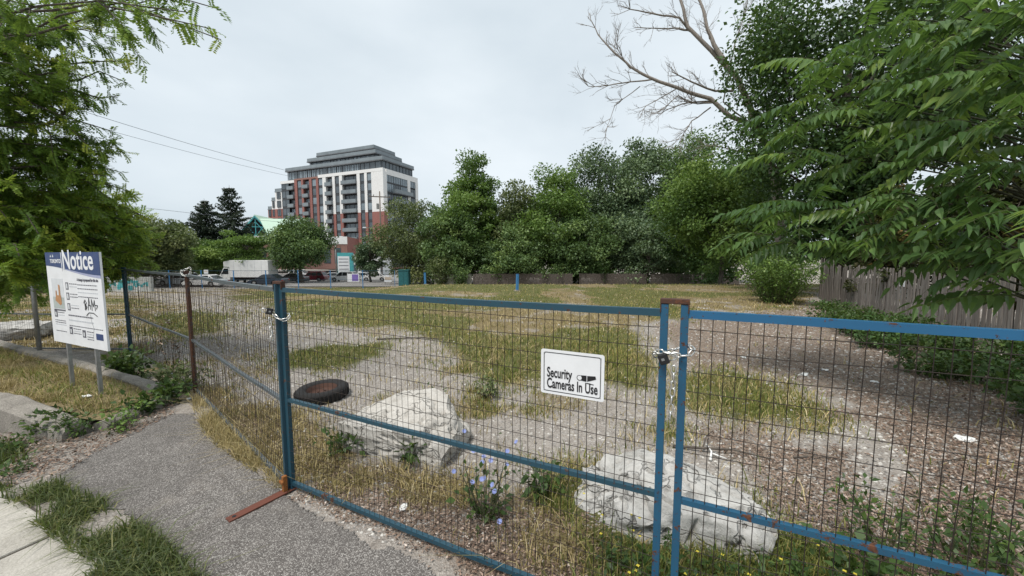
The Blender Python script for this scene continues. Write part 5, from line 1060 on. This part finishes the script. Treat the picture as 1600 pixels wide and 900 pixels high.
def car(px, Y, face, paint, kind, label, yaw=0., cat='car', zoff=.09):
    """face -1 looks left. Body lofted across its width, cabin with separate glass, wheels, lamps."""
    p = at(px, 430, Y); o = empty('parked_car', (p.x, Y, Hf(p.x, Y) + zoff), (0 if face > 0 else math.pi) + yaw, label=label, cat=cat, group='cars in the car park')
    suv = kind == 'suv'; Lc, Wc, Hc, gc_, wr_ = (4.55, 1.84, 1.66, .22, .345) if suv else (4.65, 1.80, 1.44, .17, .32); belt = .98 if suv else .88; wb = 2.66; xf, xr = wb / 2 + .02, -wb / 2 + .02
    def arch(x): return [(x + (wr_ + .07) * math.cos(R(a)), max(gc_, wr_ + (wr_ + .07) * math.sin(R(a)))) for a in range(-10, 191, 25)]
    prof = [(Lc / 2 - .10, gc_)] + arch(xf) + arch(xr) + [(-Lc / 2 + .12, gc_), (-Lc / 2 + .01, .5), (-Lc / 2 + .02, belt - .12), (-Lc / 2 + .12, belt + (.02 if suv else .03)), (-.9, belt + .03), (.95, belt - .02), (1.45, belt - .09), (Lc / 2 - .28, belt - .22), (Lc / 2 - .05, belt - .36), (Lc / 2, .48)]
    secs = []
    for yy, k in ((-Wc / 2, .955), (-Wc / 2 + .10, 1.), (Wc / 2 - .10, 1.), (Wc / 2, .955)): secs.append([Vector((x * (.985 if k < 1 else 1), yy, gc_ + (z - gc_) * k)) for x, z in prof])
    body = MB().loft(secs).build('body', M(paint), o); MB().b2(-1.9, 1.9, -Wc / 2 + .12, Wc / 2 - .12, gc_ - .02, .55).build('underbody', M('black_plastic'), o)
    bl, bf, tl_, tf = (-Lc / 2 + .18, 1.15, -Lc / 2 + .62, .42) if suv else (-1.75, 1.15, -.95, .35); hb, ht = Wc / 2 - .09, Wc / 2 - .25
    def ringz(x0, x1, h, z): return [Vector((x0, -h, z)), Vector((x1, -h, z)), Vector((x1 + .08, -h * .6, z)), Vector((x1 + .08, h * .6, z)), Vector((x1, h, z)), Vector((x0, h, z))]
    cab = MB().loft([ringz(bl, bf, hb, belt - .04), ringz(bl + .22 * (tl_ - bl), bf - .22 * (bf - tf), hb - .03, belt + .12), ringz(tl_ - .08, tf + .06, ht + .02, Hc - .10), ringz(tl_ + .10, tf - .10, ht - .04, Hc)]).build('cabin', M('car_glass'), o)
    MB().loft([ringz(tl_ - .08, tf + .04, ht + .025, Hc - .085), ringz(tl_ + .08, tf - .08, ht - .02, Hc + .012), ]).build('roof', M(paint), o)
    m = MB()
    for s in (-1, 1):
        hb_ = s * (hb + .006); ht_ = s * (ht + .022)
        for xb, xt, wd in ((bf + .02, tf + .04, .07), (.02, .0, .06), (-.95 if suv else -1.0, -.92, .08), (bl + .05, tl_, .16 if suv else .12)): m.bar((xb, hb_, belt - .03), (xt, ht_, Hc - .09), wd, .03, (0, 1, 0))
    m.build('pillars', M(paint), o)
    for s in (-1, 1):
        for x in (xf, xr):
            t_, q_ = wheel_meshes(wr_, .22); w_ = empty('wheel', (0, 0, 0)); w_.parent = o; w_.location = (x, s * (Wc / 2 - .13), wr_); w_.rotation_euler = (0, 0, 0 if s < 0 else math.pi); link('tyre', t_, w_); link('rim', q_, w_)
        MB().loft([[Vector((Lc / 2 - .36, s * (Wc / 2 - .02), z)) for z in (.62, .72)] + [Vector((Lc / 2 - .07, s * (Wc / 2 - .38), z)) for z in (.70, .60)], [Vector((Lc / 2 - .30, s * (Wc / 2 + .002), z)) for z in (.60, .72)] + [Vector((Lc / 2 + .004, s * (Wc / 2 - .40), z)) for z in (.68, .58)]]).build('headlight', M('lamp_clear'), o)
        MB().box((-Lc / 2 + .09, s * (Wc / 2 - .18), belt - .20), (.20, .30, .16)).build('tail_light', M('lamp_red'), o); MB().box((.98, s * (Wc / 2 + .06), belt + .05), (.10, .16, .12)).build('mirror', M(paint), o)
    MB().box((Lc / 2 - .03, 0, .40), (.08, 1.1, .16)).build('grille', M('black_plastic'), o); MB().box((Lc / 2 + .01, 0, .52), (.03, .36, .10)).build('number_plate', M('sign_white'), o)
    return o
car(279, 48.5, -1, 'white_car', 'suv', 'white crossover facing left at the left end of the car park'); car(321, 46.3, -1, 'white_car', 'sedan', 'white sedan with black wheels parked right of the white crossover')
car(419, 49.5, -1, 'navy_car', 'sedan', 'dark blue sedan standing in front of the white truck'); car(457, 60, -1, 'grey_car', 'sedan', 'grey sedan parked under the round maple'); car(490, 64, -1, 'red_car', 'suv', 'dark red crossover parked right of the round maple trunk')
car(517, 68, -1, 'silver_car', 'sedan', 'silver sedan half hidden behind the dark red crossover', .5); car(538, 63, -1, 'white_car', 'suv', 'white crossover parked below the turquoise sign'); car(566, 69, -1, 'silver_car', 'sedan', 'silver white sedan parked right of the purple banner'); car(586, 66, -1, 'white_car', 'sedan', 'white sedan at the right end of the parked cars', .15)
car(470, 76, 1, 'white_car', 'suv', 'white crossover far back behind the grey sedan'); car(548, 80, 1, 'silver_car', 'sedan', 'silver sedan far back in front of the white shop')
tp_ = at(390, 430, 55); tk = empty('box_truck', (tp_.x, 55, Hf(tp_.x, 55) + .09), math.pi, label='white box truck with a rounded cab facing left behind the roadside fence', cat='truck')
MB().b2(-3.55, 2.05, -1.15, 1.15, .95, 3.42).build('cargo_box', M('truck_white'), tk, bevel=.04); MB().loft([[Vector((2.05, y, z)) for y, z in ((-1.1, 2.45), (1.1, 2.45), (1.1, 3.40), (-1.1, 3.40))], [Vector((3.0, y, z)) for y, z in ((-1.0, 2.5), (1.0, 2.5), (1.0, 3.2), (-1.0, 3.2))]]).build('box_nose', M('truck_white'), tk)
MB().prism([(2.15, .55), (3.70, .55), (3.74, 1.2), (3.55, 1.45), (3.05, 2.35), (2.15, 2.40)], -1.0, 1.0).build('cab', M('truck_white'), tk, bevel=.06); MB().loft([[Vector((3.60, y, 1.46)) for y in (-.9, .9)] + [Vector((3.12, y, 2.28)) for y in (.88, -.88)], [Vector((3.63, y, 1.48)) for y in (-.9, .9)] + [Vector((3.15, y, 2.30)) for y in (.88, -.88)]]).build('windscreen', M('car_glass'), tk)
for s in (-1, 1):
    MB().prism([(2.35, 1.42), (3.35, 1.42), (2.98, 2.22), (2.35, 2.22)], s * 1.005 - .01, s * 1.005 + .01).build('side_window', M('car_glass'), tk); MB().box((3.45, s * 1.12, 1.75), (.10, .14, .42)).build('mirror', M('black_plastic'), tk); MB().box((3.73, s * .8, .85), (.06, .3, .18)).build('headlight', M('lamp_clear'), tk)
    for x in (2.75, -2.1):
        t_, q_ = wheel_meshes(.42, .28); w_ = empty('wheel', (0, 0, 0)); w_.parent = tk; w_.location = (x, s * .92, .42); w_.rotation_euler = (0, 0, 0 if s < 0 else math.pi); link('tyre', t_, w_); link('rim', q_, w_)
MB().b2(-3.5, 3.6, -.45, .45, .5, .9).build('chassis', M('black_plastic'), tk); MB().box((3.76, 0, .68), (.05, 1.9, .2)).build('bumper', M('black_plastic'), tk)
m = MB()
for x in (-2.6, -1.6, -.6, .4, 1.4): m.b2(x, x + .03, 1.152, 1.165, 1.0, 3.35).b2(x, x + .03, -1.165, -1.152, 1.0, 3.35)
m.build('panel_seams', M('sign_pale'), tk)

# ------------------------------------------------------------------ poles, lamps, wires
def street_lamp(px, top, Y, arm, label, mat='pole_grey'):
    p = at(px, 430, Y); z0 = Hf(p.x, Y); h = at(px, top, Y).z - z0; o = empty('street_lamp', (p.x, Y, z0), label=label, cat='street lamp', group='street lamps'); MB().tube([(0, 0, 0), (0, 0, h)], [.13, .08], 10).build('shaft', M(mat), o, True)
    MB().tube([(0, 0, h - .1), (arm * .35, 0, h + .45), (arm * .7, 0, h + .75), (arm, 0, h + .8)], [.05, .045, .04, .035], 8).build('arm', M(mat), o, True); MB().loft([[Vector((arm + a_, y, h + .74 + dz)) for a_, dz in ((-.1, 0), (.0, .12), (.0, 0))] for y in (-.12, .12)]).box((arm + .28 * (1 if arm > 0 else -1), 0, h + .78), (.7, .28, .14), 0, (.7, .7)).build('lamp_head', M('sign_pale'), o)
street_lamp(596, 362, 70, -2.6, 'curved street lamp reaching left in front of the apartment block'); street_lamp(526, 376, 72, .9, 'slim grey street lamp left of the turquoise sign'); street_lamp(631, 388, 62, -.8, 'short grey lamp among the shrubs by the teal cabinet')
up_ = at(597, 430, 78); uz = Hf(up_.x, 78); uh = at(597, 299, 78).z - uz; u = empty('utility_pole', (up_.x, 78, uz), .3, label='wooden utility pole with crossarm before the apartment block', cat='utility pole'); MB().tube([(0, 0, 0), (0, 0, uh)], [.19, .12], 10).build('shaft', M('wood_pole'), u, True); MB().b2(-2.1, 2.1, -.06, .06, uh - 1.2, uh - 1.0).build('crossarm', M('wood_pole'), u)
for x in (-1.9, -1.2, 1.2, 1.9): MB().lathe([(0, uh - .62), (.07, uh - .68), (.09, uh - .85), (.04, uh - 1.0)], 8, c=(x, 0, 0)).build('insulator', M('pole_grey'), u)
MB().tube([(-.45, 0, uh - 3.6), (-.45, 0, uh - 2.5)], .27, 10).build('transformer', M('pole_grey'), u)
def wire(p, q, sag, r, label):
    n = 24; tag(MB().tube([p.lerp(q, i / n) + Vector((0, 0, -sag * 4 * (i / n) * (1 - i / n))) for i in range(n + 1)], r, 5).build('power_line', M('cable'), None, True), label, 'wire', 'overhead wires')
wire(at(-200, 65, 32), at(470, 272, 74), .6, .028, 'upper overhead wire crossing the sky from the locust towards the apartment block'); wire(at(-200, 95, 32), at(470, 279, 74), .6, .022, 'lower overhead wire crossing the sky just under the upper one'); wire(at(-200, 270, 48), at(440, 347, 90), .4, .03, 'low overhead wire passing behind the spruces'); wire(at(-200, 310, 52), at(430, 366, 92), .4, .025, 'lowest overhead wire passing behind the spruces')

# ------------------------------------------------------------------ grass, weeds, leaf litter
def blades(name, X, Y, Z, h, wd, mat, T, g, lean=.55, label=None, cat='grass', bend=.5):
    """curved blades, a quad and a tip each folded into two quads"""
    n = len(X); az = g.uniform(0, 6.283, n); ln = np.abs(g.normal(0, lean, n)) * h; dx, dy = np.cos(az), np.sin(az); fz = g.uniform(0, 6.283, n); sx, sy = np.cos(fz) * wd * .5, np.sin(fz) * wd * .5
    b = np.stack([X, Y, Z - .01], -1); m = b + np.stack([dx * ln * .3, dy * ln * .3, h * .6], -1); t = b + np.stack([dx * ln, dy * ln, h * (1 - bend * .4 * np.minimum(1, ln / h))], -1); s = np.stack([sx, sy, sx * 0], -1)
    V = np.stack([b - s, b + s, m + s * .8, m - s * .8, t + s * .12, t - s * .12], 1).reshape(-1, 3); k = np.arange(n)[:, None] * 6; F = np.concatenate([k + [0, 1, 2, 3], k + [3, 2, 4, 5]], 1).reshape(-1, 4)
    o = link(name, np_mesh(name, V, F, M(mat), np.repeat(np.clip(T, 0, 1), 2))); return tag(o, label, cat, kind='stuff')
gg = np.random.default_rng(101)
def sample(n_try, ylo, yhi, power=1.6):
    """points of the lot in view, denser near the viewer"""
    u = gg.random(n_try); y = (ylo ** (1 - power) + u * (yhi ** (1 - power) - ylo ** (1 - power))) ** (1 / (1 - power)); x = gg.uniform(-1.5, 1.45, n_try) * y; return x, y
x, y = sample(420000, 2.1, 45, 1.35); a_, b_, c_ = cover(x, y); tuft = fbm(x * 3.1, y * 3.1, 3, 55); d_ = np.hypot(x, y)
blocked = (inside(x, y, [(-20, 9.2), (-8.2, 7.9), (-4.7, 5.4), (-1.95, 3.05), (.8, 1.78), (4, .3), (4, -5), (-20, -5)], .01) > .5) | ((np.hypot((x + 1.16) / .72, (y - 3.98) / .46) < 1)) | (np.hypot((x - 1.22) / .74, (y - 2.8) / .38) < 1) | (np.hypot(x + 2.78, y - 5.3) < .42) | ((x < -10) & (y > 45))
k = (gg.random(len(x)) < a_ * (.30 + .9 * sstep(.4, .62, tuft))) & ~blocked & (d_ < 60); xg, yg = x[k], y[k]; dg = np.hypot(xg, yg)
hh = gg.gamma(3, .019, k.sum()) * (.8 + .6 * fbm(xg * .5, yg * .5, 3, 8)) * np.where(dg > 20, .75, 1); blades('meadow_grass', xg, yg, GH(xg, yg), hh, .006 + dg * .0011, 'grass_green', .34 + .24 * gg.normal(size=k.sum()) + .35 * (fbm(xg * .4, yg * .4, 3, 19) - .45), gg, label='patchy green grass growing over the vacant lot')
x, y = sample(420000, 2.1, 45, 1.35); a_, b_, c_ = cover(x, y); tuft = fbm(x * 2.6, y * 2.6, 3, 57); d_ = np.hypot(x, y)
blocked = (inside(x, y, [(-20, 9.2), (-8.2, 7.9), (-4.9, 5.55), (-2.2, 3.25), (.8, 1.78), (4, .3), (4, -5), (-20, -5)], .01) > .5) | ((np.hypot((x + 1.16) / .72, (y - 3.98) / .46) < 1)) | (np.hypot((x - 1.22) / .74, (y - 2.8) / .38) < 1) | (np.hypot(x + 2.78, y - 5.3) < .42) | ((x < -10) & (y > 45))
k = (gg.random(len(x)) < b_ * (.22 + .9 * sstep(.42, .62, tuft)) * (1 - .35 * a_)) & ~blocked & (d_ < 60); xg, yg = x[k], y[k]; dg = np.hypot(xg, yg)
hh = gg.gamma(3, .021, k.sum()) * (.75 + .7 * fbm(xg * .6, yg * .6, 3, 12)) * np.where(dg > 20, .75, 1); blades('dry_grass', xg, yg, GH(xg, yg), hh, .0045 + dg * .0011, 'grass_dry', .45 + .30 * gg.normal(size=k.sum()), gg, 1.0, label='straw coloured dry grass over the vacant lot')
# dry grass outside the fence along the driveway edge, and on the raised bed
def scatter_poly(poly, n):
    P = np.array(poly); x = gg.uniform(P[:, 0].min(), P[:, 0].max(), n); y = gg.uniform(P[:, 1].min(), P[:, 1].max(), n); k = inside(x, y, poly, 1e-4) > .5; return x[k], y[k]
xs_, ys_ = scatter_poly([(-4.75, 5.35), (-4.2, 4.75), (-3.45, 4.02), (-2.75, 3.55), (-2.05, 3.10), (-1.95, 3.2), (-3.3, 4.25)], 26000); k = gg.random(len(xs_)) < .25 + .75 * sstep(.35, .55, fbm(xs_ * 3, ys_ * 3, 3, 5)); xs_, ys_ = xs_[k], ys_[k]
blades('verge_grass', xs_, ys_, GH(xs_, ys_), gg.gamma(3, .036, len(xs_)), .0055 + 0 * xs_, 'grass_dry', .42 + .3 * gg.normal(size=len(xs_)), gg, 1.2, label='tangled straw coloured grass along the foot of the fence by the driveway')
xs_, ys_ = scatter_poly([(-11.3, 5.7), (-5.05, 4.38), (-4.95, 4.95), (-5.2, 5.05), (-11.3, 7.75)], 60000); k = gg.random(len(xs_)) < .12 + .85 * sstep(.38, .6, fbm(xs_ * 2.2, ys_ * 2.2, 3, 6)); xs_, ys_ = xs_[k], ys_[k]
blades('bed_grass', xs_, ys_, BZ(xs_, ys_), gg.gamma(4, .018, len(xs_)), .007 + 0 * xs_, 'grass_dry', .32 + .24 * gg.normal(size=len(xs_)), gg, .9, label='short dry yellow grass covering the raised bed under the notice sign')
xs_, ys_ = scatter_poly([(-11.3, 5.7), (-5.05, 4.38), (-4.95, 4.95), (-5.2, 5.05), (-11.3, 7.75)], 30000); k = gg.random(len(xs_)) < .7 * sstep(.48, .66, fbm(xs_ * 1.4, ys_ * 1.4, 3, 16)); xs_, ys_ = xs_[k], ys_[k]
blades('bed_weeds', xs_, ys_, BZ(xs_, ys_), gg.gamma(4, .016, len(xs_)), .008 + 0 * xs_, 'grass_green', .3 + .2 * gg.normal(size=len(xs_)), gg, .9, label='green grass patches in the raised bed under the notice sign')
# lush grass between sidewalk and driveway
xs_, ys_ = scatter_poly([(-6, 3.75), (-4.6, 3.12), (-4.18, 3.18), (-3.5, 2.98), (-2.95, 2.72), (-2.42, 2.46), (-1.95, 2.2), (-1.7, 1.9), (-2.55, 1.9), (-2.72, 2.28), (-3.38, 2.56), (-3.9, 2.80), (-6, 3.7)], 90000); k = gg.random(len(xs_)) < .03 + sstep(.40, .58, fbm(xs_ * 2.6, ys_ * 2.6, 4, 81)); xs_, ys_ = xs_[k], ys_[k]
blades('verge_lush_grass', xs_, ys_, GH(xs_, ys_), gg.gamma(5, .016, len(xs_)), .0085 + 0 * xs_, 'grass_lush', .42 + .22 * gg.normal(size=len(xs_)), gg, 1.1, label='lush green grass clumps between the sidewalk and the driveway', bend=1.2)
xs_, ys_ = scatter_poly([(-9, 5.2), (-6.05, 4.1), (-5.3, 3.85), (-4.7, 3.5), (-4.5, 3.15), (-6.2, 3.85), (-9, 4.9)], 26000); k = gg.random(len(xs_)) < sstep(.45, .62, fbm(xs_ * 2.1, ys_ * 2.1, 4, 83)); xs_, ys_ = xs_[k], ys_[k]
blades('kerb_weeds', xs_, ys_, GH(xs_, ys_), gg.gamma(5, .020, len(xs_)), .012 + 0 * xs_, 'grass_lush', .35 + .22 * gg.normal(size=len(xs_)), gg, 1.2, label='rough green weeds at the foot of the tall kerb in the lower left', bend=1.0)
# leaf litter and wood chips
def chips(name, X, Y, size, T, label, up=.012):
    n = len(X); P = np.stack([X, Y, GH(X, Y) + up + gg.random(n) * .012], -1); D = unit(rand_dirs(n, gg) * [1, 1, .35]); N = unit(rand_dirs(n, gg) * .45 + [0, 0, 1]); ln = size * gg.uniform(.5, 1.4, n); V, F = leaf_quads(P, D, N, ln, ln * gg.uniform(.2, .65, n), .2); return tag(link(name, np_mesh(name, V, F, M('litter_leaf'), np.clip(T, 0, 1))), label, 'leaf litter', kind='stuff')
x, y = sample(300000, 1.6, 16, 1.5); a_, b_, c_ = cover(x, y); k = (gg.random(len(x)) < np.where(c_ > .4, c_, c_ * .15) * .8) & (inside(x, y, [(-20, 9.2), (-8.2, 7.9), (-4.7, 5.4), (-1.95, 3.0), (.8, 1.6), (4, .0), (4, -5), (-20, -5)], .01) < .5); x, y = x[k], y[k]
chips('leaf_litter', x, y, .018 + np.hypot(x, y) * .0020, .40 + .26 * gg.normal(size=len(x)), 'brown leaf litter and wood chips covering the ground behind the right gate')
xs_, ys_ = scatter_poly([(-7, 4.35), (-5.0, 3.95), (-4.75, 4.2), (-4.75, 5.1), (-4.35, 4.65), (-4.35, 3.9), (-4.2, 3.3), (-4.6, 3.1), (-7, 4.1)], 9000); chips('kerb_litter', xs_, ys_, .035 + 0 * xs_, .35 + .25 * gg.normal(size=len(xs_)), 'brown leaf litter along the broken kerb beside the driveway', .018)
# pebbles on the gravel
x, y = sample(60000, 2.5, 18, 1.5); a_, b_, c_ = cover(x, y); k = (gg.random(len(x)) < .5 * (1 - np.maximum(a_, b_))) & (inside(x, y, [(-20, 9.2), (-8.2, 7.9), (-4.7, 5.4), (-1.95, 3.0), (.8, 1.6), (4, .0), (4, -5), (-20, -5)], .01) < .5); x, y = x[k], y[k]; n = len(x); sz = (.006 + np.hypot(x, y) * .0010) * gg.uniform(.6, 1.8, n); c = np.stack([x, y, GH(x, y)], -1); off = np.array([[-1, -.6, 0], [.9, -.8, 0], [.7, .9, 0], [-.8, .8, 0], [.1, .1, .8]]) ; rt_ = gg.uniform(.7, 1.3, (n, 5, 3))
V = (c[:, None, :] + off[None] * rt_ * sz[:, None, None]).reshape(-1, 3); kk = np.arange(n)[:, None] * 5; F = np.concatenate([kk + [0, 1, 4], kk + [1, 2, 4], kk + [2, 3, 4], kk + [3, 0, 4]], 1).reshape(-1, 3)
leafmat('pebble', [(0, (.10, .095, .088)), (.5, (.30, .28, .26)), (1, (.55, .53, .49))], .0, .9)
tag(link('gravel', np_mesh('gravel', V, F, M('pebble'), np.repeat(np.clip(.5 + .25 * gg.normal(size=n), 0, 1), 4))), 'loose pale gravel scattered over the lot', 'gravel', kind='stuff')
# single weeds
def weed(x, y, h, r, label, seed, mat='leaf_weed', n=260, leaf=.07, z=None, group=None, **k):
    return make_shrub('weed', label, (x, y, GHf(x, y) if z is None else z), h, r, mat, seed, n, leaf, group, 'weed', **k)
weed(-5.0, 4.05, .28, .2, 'leafy dark weed at the tip of the tall kerb', 201, n=380, leaf=.048, wide=.45); weed(-4.62, 4.25, .30, .24, 'bright yellow green weed at the driveway corner', 202, 'leaf_bright', 160, .05); weed(-4.78, 4.62, .24, .2, 'dark weed on the low broken kerb', 203); weed(-4.75, 5.0, .34, .2, 'tall weed where the low kerb meets the fence post', 204, n=320); weed(-5.35, 4.15, .22, .16, 'low dark weed leaning on the tall kerb', 205)
weed(-6.3, 6.0, .45, .3, 'bushy weed behind the notice sign at the fence', 206, n=520, leaf=.08); weed(-5.5, 5.75, .32, .25, 'grey green weed between the low kerb and the fence', 207, 'leaf_olive'); weed(-6.9, 6.5, .35, .25, 'leafy weed behind the right post of the notice sign', 208); weed(-5.0, 5.55, .38, .3, 'low weed left of the leaning post', 209, 'leaf_olive')
weed(-5.3, 3.72, .14, .22, 'flat green weed in front of the tall kerb', 210, n=150, leaf=.05); weed(-4.75, 3.35, .12, .25, 'low clover like weed by the driveway corner', 212, n=200, leaf=.04)
weed(2.45, 2.35, .50, .26, 'leafy weed growing through the mesh at the lower right', 213, n=300, leaf=.048, wide=.45); weed(2.85, 2.1, .62, .32, 'tall leafy weed behind the right gate panel', 214, n=360, leaf=.05, wide=.45); weed(2.35, 1.75, .48, .3, 'leafy weed at the bottom right corner', 215, n=300, leaf=.048, wide=.45); weed(3.2, 2.35, .50, .3, 'bushy weed at the right edge below the bushes', 216, n=300, leaf=.05, wide=.45); weed(3.0, 1.6, .75, .3, 'tall leafy weed cut by the right edge', 217, n=320, leaf=.05, wide=.45); weed(2.15, 2.1, .3, .25, 'small weed at the foot of the right gate panel', 218, n=200)
for i, (x, y, h, r) in enumerate(((.75, 2.3, .16, .2), (1.15, 2.2, .18, .22), (1.55, 2.12, .17, .22), (.9, 2.0, .2, .22), (1.35, 1.9, .22, .25), (1.8, 2.1, .18, .2))): weed(x, y, h, r, ['low weed in front of the left end of the grey boulder', 'weed with yellow flowers in front of the grey boulder', 'low weed before the middle of the grey boulder', 'low weed between the two chained gate posts and the boulder', 'low weed in front of the right gate panel', 'low weed at the right end of the grey boulder'][i], 230 + i, n=300, leaf=.040, wide=.45, group='low weeds before the grey boulder')
weed(-.95, 3.55, .26, .18, 'dark weed against the front of the flat slab', 240, n=180); weed(-1.05, 4.75, .30, .12, 'thin weed behind the flat slab', 241, n=90); weed(.25, 3.05, .25, .14, 'small weed right of the blue flowers', 242, n=120); weed(-1.75, 3.75, .2, .2, 'low weed at the left end of the flat slab', 243, n=160)
weed(-.35, 5.2, .3, .25, 'tuft of weeds on the gravel beyond the flat slab', 244, 'leaf_olive', 160, .06); weed(-5.9, 6.3, .95, .1, 'tall rust brown dead dock stem beside the fence', 245, 'litter_leaf', 160, .04, stems=3)
ch = make_shrub('chicory', 'blue flowering chicory plant growing inside the gate', (-.20, 2.78, GHf(-.2, 2.78)),   .60, .22, 'leaf_weed', 250, 60, .045, None, 'flower plant', stems=12); MBf = []; gch = random.Random(6)
ros_ = make_shrub('chicory_rosette', None, (0, 0, 0), .16, .18, 'leaf_weed', 251, 90, .065, stems=10)
for q in list(ros_.children): q.parent = ch; q.name = 'leaves' if q.name.startswith('foliage') else 'stems'
bpy.data.objects.remove(ros_)
def flower(n, r):
    m = MB()
    for k in range(n): t = 2 * math.pi * k / n; d = Vector((math.cos(t), math.sin(t), .25)); s = Vector((-math.sin(t), math.cos(t), 0)); m.add([Vector((0, 0, 0)), d * r * .6 + s * r * .22, d * r + s * r * .12, d * r - s * r * .12, d * r * .6 - s * r * .22], [(0, 1, 2, 3, 4)])
    return m.mesh('flower', M('petal_blue'))
FL = flower(11, .019)
for k in range(17):
    t = gch.uniform(0, 6.28); q = gch.uniform(.05, .34); o = link('flower', FL, ch, (q * math.cos(t), q * math.sin(t), gch.uniform(.18, .62))); o.rotation_euler = (gch.uniform(.2, 1.2), gch.uniform(-.5, .5), gch.uniform(-1, 1))
xs_, ys_ = scatter_poly(POLY['weed_front'], 60); n = len(xs_); P = np.stack([xs_, ys_, GH(xs_, ys_) + gg.uniform(.08, .26, n)], -1); Vs = []
for k in range(4): V, F = leaf_quads(P, np.tile([math.cos(k * 1.57), math.sin(k * 1.57), .2], (n, 1)), np.tile([0, 0, 1.], (n, 1)), np.full(n, .013), np.full(n, .011)); Vs.append(V)
V = np.concatenate(Vs); tag(link('yellow_flowers', np_mesh('yellow_flowers', V, np.arange(len(V)).reshape(-1, 4), M('petal_yellow'), np.full(len(V) // 4, .5))), 'tiny yellow flowers in the weeds before the grey boulder', 'flowers', kind='stuff')
